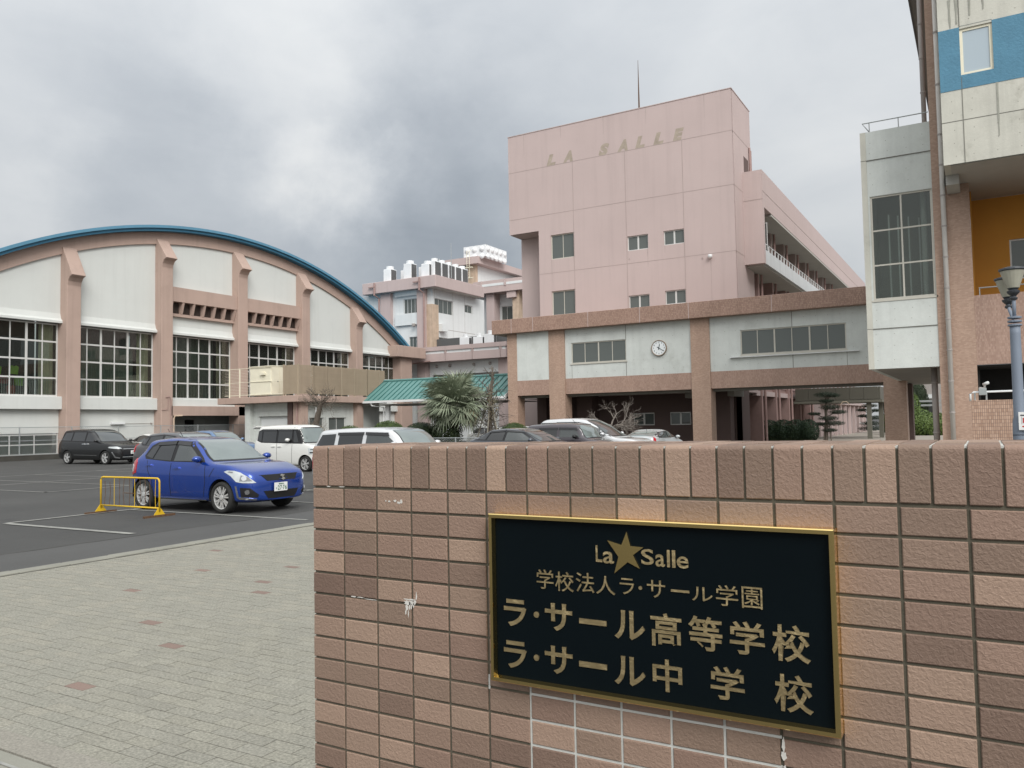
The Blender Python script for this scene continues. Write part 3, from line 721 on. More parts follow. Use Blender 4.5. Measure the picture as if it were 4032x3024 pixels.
for kk in range(11):
    y = 56.4 + 4.42 * kk
    if y > WY1: break
    for za, zb in ((0, 11.62), (11.95, 15.3)):
        MB().box(-15.6, y, za, WI + .05, y + .4, zb).build('cross_wall', 'tower_joint' if zb > 12 else 'pipe_pink', wg)
        MB().tube([(WI + .15, y + .62, za), (WI + .15, y + .62, zb)], .09, 8).build('drain_pipe', 'pipe_pink', wg)
        if kk % 2 == 0 or True:
            window(wg, 'x', -15.55, y + .9, za + (1.0 if zb > 12 else 4.7), y + 3.9, za + (2.6 if zb > 12 else 6.6), 2, 1, 'alu', 'glass_dark', inward=-1, panes=False)
for zb in (3.23, 7.4):
    box('floor_beam', 'tower_pink', wg, WI - .3, 55.3, zb, WI - .02, WY1, zb + .33); box('floor_slab', 'soffit', wg, -15.6, 55.3, zb + .1, WI - .3, WY1, zb + .3)
    MB().box(WI - .16, 55.3, zb + .62, WI - .1, WY1, zb + .68).build('rail', 'pipe_pink', wg)
box('balcony_wall', 'pipe_pink', wg, WI - .25, 55.3, 3.57, WI - .18, WY1, 4.2)
window(wg, 'y', 55.2, -13.1, 12.2, -12.1, 14.8, 1, 1, 'alu', 'glass_dark', panes=True)

# ------------------------------------------------------------------ link building on columns with the clock
br = empty('link_building', (-15, 46, 0), 'two-storey link building on brown tiled columns with a wall clock', 'building')
BY = 46.0
k_ = .857
zc = lambda z: 1.62 + (z - 1.62) * k_
P0, P1 = zc(8.51) , zc(9.6)
b = MB().box(-28.0, BY - .42, P0, -2.5, 51.0, P1).build('roof_parapet', 'tile_band', br); bev(b, .02, 1)
pj = MB()
for x in (-26.5, -24.9, -21.0, -17.6, -14.6, -9.9): pj.box(x - .018, BY - .425, P0, x + .018, BY - .41, P1)
pj.build('joint', 'tower_pink', br)
BB, BT = 3.44, zc(4.88)
cols = [(-27.07, -26.35), (-24.0, -22.88), (-14.66, -13.55), (-4.48, -3.42)]
for a, b_ in cols:
    c = MB().box(a, BY, 0, b_, BY + .95, P0 + .002).build('column', 'tile_column', br)
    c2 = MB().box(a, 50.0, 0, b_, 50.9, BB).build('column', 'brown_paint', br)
for (a, b_) in ((-26.35, -24.0), (-22.88, -14.66), (-13.55, -4.48)):
    MB().box(a, BY + .10 if a > -25 else BY, BB, b_, BY + .5, BT).build('beam', 'tile_beam', br)
    MB().box(a, BY + .501, BB - .16, b_, BY + .9, BB + .2).build('soffit_beam', 'joint_dark', br)
# white panels
w1 = (-22.45, zc(5.96), -18.74, zc(7.5)); w2 = (-11.80, zc(5.88), -6.2, zc(7.53))
for (a, b_), hs, yy in (((-26.35, -24.0), [], BY + .03), ((-22.88, -14.66), [w1], BY + .13), ((-13.55, -4.48), [w2], BY + .13)):
    p = MB(); wall_holes(p, 'y', yy, yy + .16, a, b_, BT, P0, hs); p.build('wall_panel', 'concrete', br)
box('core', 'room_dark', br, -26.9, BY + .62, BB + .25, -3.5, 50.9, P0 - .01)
window(br, 'y', BY + .18, *w1, 4, 1, 'alu_warm', 'glass_dark', fw=.06, thick=(2,), sill=.10)
window(br, 'y', BY + .18, *w2, 6, 1, 'alu_warm', 'glass_dark', fw=.06, thick=(2, 4), sill=.08)
box('sill_bar', 'white_metal', br, -12.38, BY - .06, zc(5.72), -5.57, BY + .125, zc(5.77))
jj = MB()
jj.box(-18.76, BY + .122, BT, -18.73, BY + .14, w1[1]); jj.box(-18.76, BY + .122, w1[3], -18.73, BY + .14, P0); jj.box(-22.43, BY + .122, BT, -22.41, BY + .14, w1[1] - .07)
jj.box(-8.98, BY + .122, BT, -8.95, BY + .14, w2[1] - .1); jj.box(-8.98, BY + .122, w2[3], -8.95, BY + .14, P0); jj.box(-6.2, BY + .122, BT, -6.18, BY + .14, w2[1] - .1)
jj.build('joint', 'joint_dark', br)
for a, b_, z in ((-13.5, -4.5, 0), ):
    fh = MB(); rj = random.Random(2)
    for x0, x1 in ((-22.6, -14.9), (-13.3, -4.8)):
        x = x0
        while x < x1:
            for z in (BT + .35, BT + .95, P0 - .35, P0 - .85):
                if not (w1[0] - .1 < x < w1[2] + .1 and w1[1] - .1 < z < w1[3] + .1) and not (w2[0] - .1 < x < w2[2] + .1 and w2[1] - .1 < z < w2[3] + .1):
                    fh.lathe([(.015, 0), (.015, -.006)], (x, BY + .13, z), 6, 'y')
            x += .62
    fh.build('form_hole', 'form_hole', br, kind='stuff')
# walls and ceiling under the link building
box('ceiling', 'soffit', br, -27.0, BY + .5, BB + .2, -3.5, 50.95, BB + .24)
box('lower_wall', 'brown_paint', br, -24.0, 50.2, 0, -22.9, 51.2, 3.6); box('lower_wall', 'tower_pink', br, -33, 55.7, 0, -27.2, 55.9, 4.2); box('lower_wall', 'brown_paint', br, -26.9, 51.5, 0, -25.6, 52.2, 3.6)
box('beam_stub', 'soffit', br, -15.8, 48.2, 3.0, -15.2, 50.9, 3.62); box('beam_stub', 'soffit', br, -13.3, 48.6, 3.05, -12.9, 50.9, 3.62)
for x in (-21.0, -12.9): MB().box(x, BY + 1.2, BB + .12, x + .35, BY + 1.3, BB + .18).build('ceiling_light', 'white_metal', br)
# clock
ck = empty('wall_clock', (-16.61, BY + .10, zc(6.7)), 'round white wall clock with brown rim on the link building', 'clock')
CX, CZ, CR = -16.61, zc(6.7), .475
mat('clock_rim', (.28, .21, .16), .4, .1, 8.); mat('clock_face', (.72, .75, .76), .4); mat('clock_black', (.03, .045, .045), .5)
def ring(r0, r1, d0, d1, c, n=40):
    return [(r1, d0), (r1, d1), (r0, d1), (r0, d0)]
rim = MB(); cyy = BY + .12
prof = [(CR - .05, -.10), (CR - .02, -.13), (CR, -.10), (CR, 0.0), (CR - .05, 0.0)]
rings = []
for r, h in prof: rings.append([rim.vert(CX + r * math.cos(2 * PI * q / 40), cyy + h, CZ + r * math.sin(2 * PI * q / 40)) for q in range(40)])
for A, B in zip(rings, rings[1:] + rings[:1]):
    for q in range(40): rim.face((A[q], A[(q + 1) % 40], B[(q + 1) % 40], B[q]))
rim.build('rim', 'clock_rim', ck, smooth=False)
MB().lathe([(CR - .045, -.085), (CR - .045, -.02)], (CX, cyy, CZ), 40, 'y').build('dial', 'clock_face', ck)
for hnum in range(1, 13):
    t = 2 * PI * hnum / 12; s = str(hnum); w = .05 if hnum < 10 else .085
    if hnum == 1: w = .022
    cx_, cz_ = CX + math.sin(t) * .335, CZ + math.cos(t) * .335
    me = glyph_mesh(s, -w / 2, -.048, w / 2, .048, bold=.012, depth=.003); me.materials.append(MATS['clock_black'])
    o = bpy.data.objects.new('numeral', me); COL.objects.link(o); o.parent = ck; o.location = Vector((cx_, cyy - .0855, cz_)) - ck.location
def hand(ang, l0, l1, w, d):
    s_, c_ = math.sin(ang), math.cos(ang)
    P = lambda u, v: (CX + s_ * u + c_ * v, cyy - d, CZ + c_ * u - s_ * v)
    MB().prism([P(-l0, -w), P(l1, -w * .6), P(l1, w * .6), P(-l0, w)], (0, 0, 0), (0, -.006, 0)).build('hand', 'clock_black', ck)
hand(rad(10.5), .10, .25, .028, .092); hand(rad(122), .13, .37, .018, .10)

# ------------------------------------------------------------------ concrete and tile building on the right
rb = empty('right_building', (0, 34, 0), 'concrete and brown tile building with orange recess at the right edge', 'building')
RYY = 34.0
q_ = .888
zr = lambda z: 1.62 + (z - 1.62) * q_
wz = (-3.53, zr(6.70), -1.385, zr(11.27))
f = MB(); wall_holes(f, 'y', RYY + .03, RYY + .2, -3.60, -1.37, 3.47, zr(14.15), [wz]); f.build('wall', 'concrete', rb)
MB().box(-3.80, RYY - .0, 3.47, -3.60, RYY + .35, zr(14.15)).build('corner_strip', 'concrete_warm', rb)
MB().box(-3.78, RYY + .36, 3.47, -3.60, 52.5, zr(14.15)).build('side_wall', 'concrete', rb)
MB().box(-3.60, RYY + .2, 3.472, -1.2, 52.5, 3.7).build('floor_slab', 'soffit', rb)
MB().box(-3.6, RYY + .2, zr(14.15) - .25, -1.37, 52.5, zr(14.15) - .02).build('roof_slab', 'concrete', rb)
box('inner_wall', 'soffit_light', rb, -3.6, RYY + 3.2, 3.7, -1.2, RYY + 3.3, 12)
window(rb, 'y', RYY + .08, *wz, 2, 3, 'alu_warm', 'glass_gym', fw=.07, mw=.06, sill=.08)
for x in (-3.0, -2.7, -2.35, -2.0): box('mullion_fin', 'white_metal', rb, x, RYY + .9 + (x + 3) * 1.2, 3.7, x + .06, RYY + 1.0 + (x + 3) * 1.2, 9.6)
MB().tube([(-1.75, RYY + 1.2, 3.7), (-1.75, RYY + 1.2, 12)], .11, 10).build('inner_pipe', 'white_metal', rb)
for z in (zr(5.45), zr(12.88)): box('joint', 'joint_dark', rb, -3.804, RYY - .004, z - .011, -1.37, RYY + .04, z + .011)
fh = MB()
for z in (3.8, 4.35, 4.8, 5.35, 5.75, 10.65, 11.1, 11.9, 12.3):
    for x in (-3.45, -2.85, -2.2, -1.6): fh.lathe([(.013, .0), (.013, -.006)], (x + random.uniform(-.05, .05), RYY + .03, z), 6, 'y')
fh.build('form_hole', 'form_hole', rb, kind='stuff')
ra = MB().tube([(-3.45, RYY + .1, 12.75), (-3.7, RYY - .0, 13.1), (-1.4, RYY - .0, 13.1)], .022, 6).build('roof_rail', 'galvanised', rb)
for x in (-3.45, -2.42): MB().tube([(x, RYY + .05, 12.7), (x, RYY + .0, 13.1)], .018, 5).build('rail_post', 'galvanised', rb)
# tiled pillar
p = MB().box(-1.37, RYY, 0, -.945, RYY + 2.2, 22).build('pillar', 'tile_column', rb)
p = MB().box(-.943, RYY, 0, -.17, RYY + 1.4, 10.19).build('pillar', 'tile_column', rb)
tj = MB(); tj.box(-1.374, RYY - .004, zr(5.5) - .008, -.17, RYY + .01, zr(5.5) + .008); tj.box(-1.374, RYY - .004, 3.46, -.17, RYY + .01, 3.474); tj.build('joint', 'tile_low', rb)
box('spandrel', 'tile_beam', rb, -.168, RYY + .02, 3.465, 9, RYY + .3, zr(6.55))
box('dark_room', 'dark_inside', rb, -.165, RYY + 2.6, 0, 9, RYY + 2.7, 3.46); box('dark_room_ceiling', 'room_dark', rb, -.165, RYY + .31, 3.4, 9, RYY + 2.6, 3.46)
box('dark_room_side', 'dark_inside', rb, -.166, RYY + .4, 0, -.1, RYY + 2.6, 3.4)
ow = MB(); wall_holes(ow, 'y', 37.0, 37.2, -.17, 9, 3.9, 10.19, [(1.10, 6.9, 4.5, 8.47)]); ow.build('orange_wall', 'orange_wall', rb)
window(rb, 'y', 37.08, 1.10, 6.9, 4.5, 8.47, 3, 1, 'alu', 'glass_dark', fw=.06)
box('orange_side', 'orange_wall', rb, -.168, RYY + 1.41, 3.9, -.12, 37.0, 10.19)
rr = MB().tube([(.0, RYY + .15, 6.28), (9, RYY + .15, 6.28)], .025, 6).build('balcony_rail', 'galvanised', rb)
for x in (.02, 1.6, 3.2): MB().tube([(x, RYY + .15, 6.0), (x, RYY + .15, 6.28)], .02, 5).build('rail_post', 'galvanised', rb)
# upper box with the blue band
UY = 31.2
ub = MB(); wall_holes(ub, 'y', UY, UY + .2, -.87, 9, 10.19, 22, [(-.23, 13.2, .73, 14.81)])
ub.build('upper_wall', 'concrete_warm', rb)
MB().box(-.87, UY + .01, 10.192, -.67, 40, 22).build('upper_side_wall', 'concrete_warm', rb)
MB().box(-.87, UY + .2, 10.195, 9, 40, 10.4).build('upper_soffit', 'soffit_light', rb)
box('soffit_beam', 'soffit_light', rb, -.87, UY + 1.4, 9.85, -.45, RYY - .01, 10.19)
bb = MB()
wall_holes(bb, 'y', UY - .012, UY + .0, -.87, 9, 12.72, 14.87, [(-.23, 13.2, .73, 14.9)]); bb.build('blue_band', 'blue_wall', rb)
window(rb, 'y', UY + .05, -.23, 13.2, .73, 14.81, 1, 1, 'cream_metal', 'glass_sky', fw=.09, sill=.06)
uj = MB(); uj.box(-.23, UY - .018, 10.19, -.214, UY + .01, 13.13); uj.box(-.235, UY - .018, 14.87, -.21, UY + .01, 22); uj.box(-.87, UY - .006, 11.64, 9, UY + .01, 11.665); uj.build('joint', 'joint_dark', rb)
fh = MB()
for z in (10.45, 10.9, 11.35, 11.95, 12.35, 15.1):
    for x in (-.5, .05, .75, 1.4, 2.0): fh.lathe([(.013, .0), (.013, -.006)], (x + random.uniform(-.05, .05), UY, z), 6, 'y')
fh.build('form_hole', 'form_hole', rb, kind='stuff')
for x, z0, z1 in ((.78, 13.1, 11.9), (.80, 12.72, 10.9), (-.15, 13.1, 12.75), (-.5, 15.9, 14.9), (-.3, 16.3, 15.0), (.1, 16.5, 15.2), (.5, 16.2, 15.3)):
    w_ = rq.uniform(.03, .07); n_ = 6
    s_ = MB(); s_.poly([(x - w_ * (1 - .6 * k / n_) + rq.uniform(-.012, .012), UY - .0145, z0 + (z1 - z0) * k / n_) for k in range(n_ + 1)] + [(x + w_ * (1 - .6 * k / n_) + rq.uniform(-.012, .012), UY - .0145, z0 + (z1 - z0) * k / n_) for k in range(n_, -1, -1)]); s_.build('rain_stain', 'mould_run' if z0 > 15 or z0 < 12.8 else 'pipe_grey', rb) if z0 > 14.9 or z0 < 12.8 else None
# high roof edge receding on the left of the pillar
MB().box(-2.0, 36.4, 18.9, -.95, 70, 19.1).build('roof_eave', 'soffit', rb); MB().box(-2.06, 36.3, 18.85, -2.0, 70, 19.25).build('roof_fascia', 'dark_frame', rb)
MB().box(-.944, RYY + 2.3, 12.75, -.88, 70, 18.9).build('rear_side_wall', 'tile_column', rb)
def pipe(name, pts, r, m, parent, clips=()):
    o = MB().tube(pts, r, 12).build(name, m, parent, smooth=True)
    for p_ in clips: MB().tube([(p_[0], p_[1], p_[2] - .03), (p_[0], p_[1], p_[2] + .03)], r * 1.2, 12).build('pipe_clip', 'pipe_grey', parent, smooth=False)
    return o
pipe('drain_pipe', [(-1.02, RYY - .16, 0), (-1.02, RYY - .16, 22)], .085, 'pipe_white', rb, [(-1.02, RYY - .16, z) for z in (1.75, 2.9, 4.05, 5.2, 6.35, 7.5, 8.65, 9.8, 10.95, 12.1, 14, 16)])
pipe('drain_pipe', [(-1.62, 36.0, 12.2), (-1.62, 36.0, 20)], .09, 'pipe_grey', rb, [(-1.62, 36.0, z) for z in (13.2, 14.6, 16.0, 17.4)])
pipe('support_column', [(-1.62, 35.2, 0), (-1.62, 35.2, 3.5)], .11, 'pipe_grey', rb, [(-1.62, 35.2, 1.0), (-1.62, 35.2, 2.9)])
# security camera, hanging in the opening
sc = empty('security_camera', (.03, RYY + .0, 2.6), 'white security camera on the tiled pillar above the hand rail', 'camera')
MB().tube([(-.12, RYY + .36, 2.62), (.02, RYY + .2, 2.60), (.05, RYY + .1, 2.72)], .04, 8).build('bracket', 'white_metal', sc)
MB().tube([(.0, RYY + .12, 2.74), (.16, RYY + .0, 2.80)], .055, 10).build('body', 'white_metal', sc, smooth=True)
# low tiled wall with hand rail in front
lw = empty('low_tiled_wall', (4, 26, 0), 'low brown tiled wall with a chrome hand rail right of the pillar', 'wall')
b = MB().box(-.315, 26, 0, 9, 26.4, 2.04).build('wall', 'tile_low', lw)
hr = MB().tube([(-.33, 26.15, 2.02), (-.33, 26.15, 2.22), (-.25, 26.15, 2.27), (9, 26.15, 2.33)], .028, 8).build('hand_rail', 'white_metal', lw, smooth=True)
for x in (-.22, .06, 1.8, 3.6): MB().tube([(x, 26.15, 2.02), (x, 26.15, 2.28)], .025, 6).build('rail_post', 'galvanised', lw)
box('control_box', 'galvanised', lw, -.12, 26.05, 2.18, .07, 26.2, 2.38, .01)

# ------------------------------------------------------------------ white and pink school building in the middle distance
md = empty('school_block', (-48, 70, 0), 'white school building with pink roof slabs and columns between hall and tower', 'building')
MY = 67.0
mk = MY / 78.0
mx = lambda x: x * mk
mz = lambda z: 1.62 + (z - 1.62) * mk
MXR = mx(-55.61)     # slab corner
WR = MXR - 1.1       # wall corner on the right
sl0, sl1 = mz(18.07), mz(19.47)
b = MB().box(mx(-66.87), MY, sl0, MXR, 76.3, sl1).build('roof_slab', 'tower_pink', md); bev(b, .03, 1)
box('slab_core', 'soffit_light', md, mx(-66.87) + .2, MY + .2, sl0 - .01, MXR - .2, 76.1, sl0 + .1)
# columns
WY = MY + 1.0
for a, c in ((-64.5, -62.6), (-58.88, -57.35)):
    box('column', 'tower_pink', md, mx(a), MY + .55, 0, mx(c) - .3, WY + .9, sl0 - .005)
box('column_stain', 'orange_stain', md, mx(-57.35) - .3, MY + .85, 9.2, WR + .012, WY + 1.0, sl0 - 1.6)
wl_ = (mx(-61.3), mz(15.33), mx(-59.07), mz(17.17)); wl2 = (mx(-60.5), mz(10.6), mx(-58.98), mz(12.44))
p = MB(); wall_holes(p, 'y', WY, WY + .2, mx(-68), WR, 0, sl0, [wl_, wl2]); p.build('wall', 'white_wall', md)
window(md, 'y', WY + .1, *wl_, 4, 1, 'white_metal', 'glass_dark', fw=.06, sill=.06); window(md, 'y', WY + .1, *wl2, 3, 1, 'alu', 'glass_dark', sill=.06)
box('ledge', 'white_wall', md, mx(-62.4), WY - .25, mz(13.9), mx(-59.0), WY - .01, mz(15.25))
box('ledge', 'white_wall', md, mx(-62.4), WY - .3, mz(17.5), mx(-59.0), WY - .01, sl0)
box('wall_lamp', 'pipe_grey', md, mx(-59.6), WY - .6, mz(13.6), mx(-59.2), WY - .3, mz(14.0), .08)
# right wall of the block
sx = lambda y: y * mk
sz = mz
ws = [(sx(79.55) + .0, sz(15.25), sx(83.45), sz(17.0)), (sx(86.1), sz(15.95), sx(87.95), sz(16.95)), (sx(79.55), sz(10.2), sx(83.45), sz(12.3))]
p = MB(); wall_holes(p, 'x', WR, WR - .2, WY, 78.0, 8.0, sl0, ws); p.build('wall', 'white_wall', md)
window(md, 'x', WR - .1, *ws[0], 4, 1, 'alu', 'glass_dark', inward=-1, fw=.06, sill=.08); window(md, 'x', WR - .1, *ws[1], 2, 1, 'alu', 'glass_dark', inward=-1, fw=.06, sill=.08); window(md, 'x', WR - .1, *ws[2], 4, 1, 'alu', 'glass_dark', inward=-1)
jm = MB()
for y in (ws[0][0], ws[0][2], ws[1][0]): jm.box(WR - .02, y - .015, 8, WR + .006, y + .015, sl0)
jm.box(WR - .02, WY, sz(13.3), WR + .006, 76, sz(13.36)); jm.build('joint', 'pipe_grey', md)
box('wall_box', 'white_wall', md, WR + .0, WY + 1.0, sz(13.0), WR + .5, WY + 2.0, sz(13.9))
for x, y0 in ((mx(-57.9), MY - .15), (mx(-64.8), MY - .15)):
    pp = MB().tube([(x, y0, sl1 - .1), (x, y0, sl0 - .2), (x + .15, MY + .45, sl0 - .5), (x + .15, MY + .45, 9.0)], .10, 8).build('drain_pipe', 'pipe_pink', md)
    box('pipe_bracket', 'pipe_pink', md, x - .75, MY - .25, sl0 + .62, x + .1, MY - .1, sl0 + .72)
# terrace with striped parapet
ty0, ty1 = mz(9.1), mz(10.85)
tA, tB = mx(-62.5), mx(-45.9)
tr_ = MB().box(tA, MY - .2, ty0, tB, MY + 9, mz(10.03)).build('terrace', 'tower_pink', md)
box('parapet', 'tower_pink', md, tA, MY - .05, mz(10.03), tB, MY + .2, ty1)
box('parapet_cap', 'tower_pink', md, tA, MY - .25, ty1 - .42, tB, MY + .25, ty1)
x = mx(-57.9)
while x < tB - .5:
    box('parapet_panel', 'white_wall', md, x + .12, MY - .14, mz(10.03), min(x + 3.1, tB) - .12, MY - .055, mz(10.36))
    box('parapet_post', 'tower_pink', md, x - .12, MY - .22, mz(9.95), x + .12, MY - .1, ty1 - .3)
    MB().box(x - .012, MY - .27, ty0, x + .012, MY - .2, ty1).build('joint', 'tower_joint', md)
    x += 3.22
box('lower_wall', 'white_wall', md, mx(-68), MY + 1.9, 0, tB, MY + 2.1, ty0)
box('lower_beam', 'white_wall', md, mx(-57.0), MY + .9, mz(7.6), tB - 1.2, MY + 1.6, ty0 - .002)
for x in (mx(-59.0), tB - 1.4): box('column', 'tower_pink', md, x, MY + .6, 0, x + 1.35, MY + 1.9, ty0 - .003)
for x in (-48.3, -46.7, -43.8, -41.9): MB().lathe([(.05, .16), (.14, .1), (.15, -.05), (.06, -.14)], (x, MY + .78, mz(8.6)), 8).build('wall_lamp', 'pipe_grey', md)
window(md, 'y', MY + 1.85, -50.6, mz(5.9), -49.4, mz(7.2), 2, 1, 'alu', 'glass_dark'); window(md, 'y', MY + 1.85, -43.2, mz(5.4), -41.0, mz(7.2), 3, 1, 'alu', 'glass_dark')
box('terrace_opening', 'room_dark', md, -49.0, MY + 1.82, mz(5.4), -44.2, MY + 1.89, mz(7.0))
MB().tube([(tB + .25, MY - .3, ty1 - .1), (tB + .25, MY - .3, ty0 - .3), (tB + .3, MY + .4, ty0 - 1.2), (tB + .3, MY + .4, 2)], .10, 8).build('drain_pipe', 'pipe_pink', md)
MB().tube([(-50.4, MY - .5, ty0 - .1), (-48.2, MY - .5, ty0 + .05)], .07, 6).build('drain_pipe', 'pipe_pink', md)
# dark louvred fence on the terrace
box('terrace_fence', 'dark_frame', md, WR + .1, MY + 1.5, ty1 - .2, -43.6, MY + 1.6, ty1 + .95); box('terrace_fence', 'dark_frame', md, -41.6, MY + 1.0, ty1, -38.6, MY + 1.1, ty1 + 1.3)
# rear part: roof band with striped parapet, pillars, windows
RYB = 82.0
rk = RYB / 95.0
rx = lambda x: x * rk
rz = lambda z: 1.62 + (z - 1.62) * rk
box('roof_band', 'tower_pink', md, rx(-61.3), RYB, rz(19.8), rx(-50), RYB + 8, rz(21.5))
x = rx(-60.0)
while x < rx(-52):
    box('parapet_panel', 'white_wall', md, x + .15, RYB - .03, rz(20.7), x + 3.2, RYB - .002, rz(21.05)); box('parapet_post', 'tower_pink', md, x - .1, RYB - .1, rz(20.6), x + .12, RYB - .001, rz(21.5)); x += 3.4
wr_ = (rx(-58.1), rz(15.7), rx(-55.5), rz(18.1))
p = MB(); wall_holes(p, 'y', RYB + 2.0, RYB + 2.2, rx(-62), rx(-50), 9, rz(19.8), [wr_, (rx(-54.2), rz(15.7), rx(-52), rz(18.1))]); p.build('wall', 'white_wall', md)
window(md, 'y', RYB + 2.1, *wr_, 3, 1, 'alu', 'glass_dark'); window(md, 'y', RYB + 2.1, rx(-54.2), rz(15.7), rx(-52), rz(18.1), 2, 1, 'alu', 'glass_dark')
for a, c, m_ in ((-59.58, -58.3, 'tower_pink'), (-55.34, -54.3, 'orange_stain')): box('column', m_, md, rx(a), RYB + .6, 8, rx(c), RYB + 1.9, rz(19.8) - .003)
box('column_head', 'tower_pink', md, rx(-56.0), RYB + .2, rz(18.9), rx(-54.6), RYB + 1.0, rz(19.79))
# penthouse
PX = rx(-60.44)
box('penthouse_slab', 'tower_pink', md, rx(-66.7), RYB + 0., rz(24.2), PX, RYB + 12, rz(25.2))
box('penthouse_wall', 'white_wall', md, rx(-66.7) - 2, RYB + 1.0, rz(21), PX - .9, RYB + 11.9, rz(24.19))
box('penthouse_column', 'orange_stain', md, PX - 1.9, RYB + .7, rz(20), PX - .8, RYB + 1.2, rz(24.19))
window(md, 'x', PX - .88, RYB + 1.6, rz(21.6), RYB + 3.4, rz(23.2), 2, 1, 'white_metal', 'glass_sky', inward=-1)
box('roof_box', 'tower_pink', md, rx(-70.0), RYB + 4, rz(21), rx(-66.9), RYB + 8, rz(25.3))
MB().tube([(rx(-66.9), RYB - .1, rz(25.5)), (rx(-66.9), RYB - .1, rz(22))], .1, 6).build('drain_pipe', 'galvanised', md)
lad = empty('roof_ladder', (rx(-61.8), RYB - .2, rz(22)), 'steel ladder hooked over the penthouse roof edge', 'ladder')
for dx in (0, .4): MB().tube([(rx(-62.1) + dx, RYB - .25, rz(22.2)), (rx(-62.1) + dx, RYB - .25, rz(26.0)), (rx(-62.1) + dx, RYB + .2, rz(26.2))], .03, 5).build('stile', 'cream_metal', lad)
for z in range(12): MB().tube([(rx(-62.1), RYB - .25, rz(22.3) + .28 * z), (rx(-62.1) + .4, RYB - .25, rz(22.3) + .28 * z)], .018, 4).build('rung', 'cream_metal', lad)
for z in (rz(22.1), rz(23.6)): MB().box(rx(-62.5), RYB - .35, z, rx(-61.2), RYB - .05, z + .08).build('bracket', 'cream_metal', lad)
# water tank with dimpled panels
wt = empty('water_tank', (rx(-61), RYB + 2, rz(25.2)), 'white panelled water tank with round dimples on the penthouse roof', 'water tank')
TX0_, TX1_, TY0_, TY1_ = rx(-63.24), rx(-59.55), RYB + .6, RYB + 5.6
TZ0, TZ1 = rz(25.2), rz(26.85)
mat('tank_white', (.72, .73, .74), .5); mat('tank_shade', (.17, .18, .19), .6)
b = MB().box(TX0_, TY0_, TZ0, TX1_, TY1_, TZ1).build('body', 'tank_white', wt)
hz = (TZ1 - TZ0) / 1.5
for r_ in range(2):
    zc_ = TZ1 - .5 - r_ * .9
    for kk in range(3):
        xx = TX0_ + (kk + .5) * (TX1_ - TX0_) / 3
        o = MB().lathe([(.34, 0), (.30, -.12), (.14, -.22), (.02, -.25)], (xx, TY0_, zc_), 12, 'y').build('dimple', 'tank_white', wt)
    for kk in range(5):
        yy = TY0_ + (kk + .5) * (TY1_ - TY0_) / 5
        MB().lathe([(.34, 0), (.30, .12), (.14, .22), (.02, .25)], (TX1_, yy, zc_), 12, 'x').build('dimple', 'tank_white', wt)
mast = MB().tube([(mx(-55.3) - 0, 69.5, sl1), (mx(-55.3), 69.5, sl1 + .2), (mx(-55.3), 69.5, sl1 + 3.7)], [.05, .04, .02], 6).build('antenna_mast', 'galvanised'); tag(mast, 'thin white antenna mast on the school roof behind the cooling units', 'antenna')
# cooling units on the roof, one thing each
def cooler(x0, y0, z0, w, d, h, cat_lbl, grp, fans=1):
    e = empty('cooling_unit', (x0 + w / 2, y0 + d / 2, z0), cat_lbl, 'cooling unit', grp)
    b = MB().box(x0, y0, z0, x0 + w, y0 + d, z0 + h).build('casing', 'tank_white', e); bev(b, .03, 1)
    box('coil', 'dark_frame', e, x0 + w, y0 + .08, z0 + .1, x0 + w + .012, y0 + d - .08, z0 + h - .08)
    box('coil', 'dark_frame', e, x0 - .012, y0 + .06, z0 + .1, x0 + .0, y0 + d - .06, z0 + h - .08)
    MB().lathe([(min(w, d) * .42, 0), (min(w, d) * .42, .32), (min(w, d) * .36, .34)], (x0 + w / 2, y0 + d / 2, z0 + h), 16).build('fan_ring', 'tank_white', e)
ux = lambda px_: px_
G_ = 'white cooling units along the school roof'
zt = sl1 - .15
for x0, y0, h, lb in ((-55.0, 67.6, 1.55, 'leftmost white cooling unit on the school roof slab'), (-53.7, 68.9, 1.5, 'white cooling unit just right of the leftmost one'),
                      (-52.3, 67.6, 1.85, 'tall white cooling unit third from the left on the roof'), (-51.3, 68.9, 1.6, 'white cooling unit behind the tall third one'), (-50.0, 67.6, 1.55, 'white cooling unit left of the row with dark grilles')):
    cooler(x0, y0, zt, 1.0, 1.0, h, lb, G_)
for kk in range(5):
    cooler(-49.4, 68.0 + 1.28 * kk, zt, .85, 1.16, 1.85, ['nearest', 'second', 'third', 'fourth', 'farthest'][kk] + ' of the five dark-grilled cooling units in a row at the roof corner', G_)
for kk, (x0, h) in enumerate(((-45.2, 1.15), (-43.6, 1.1), (-42.3, 1.3))):
    cooler(x0, 67.4, ty1 - .35, 1.1, .6, h, ['leftmost', 'middle', 'rightmost'][kk] + ' of three small cooling units behind the terrace parapet', 'small cooling units on the terrace')

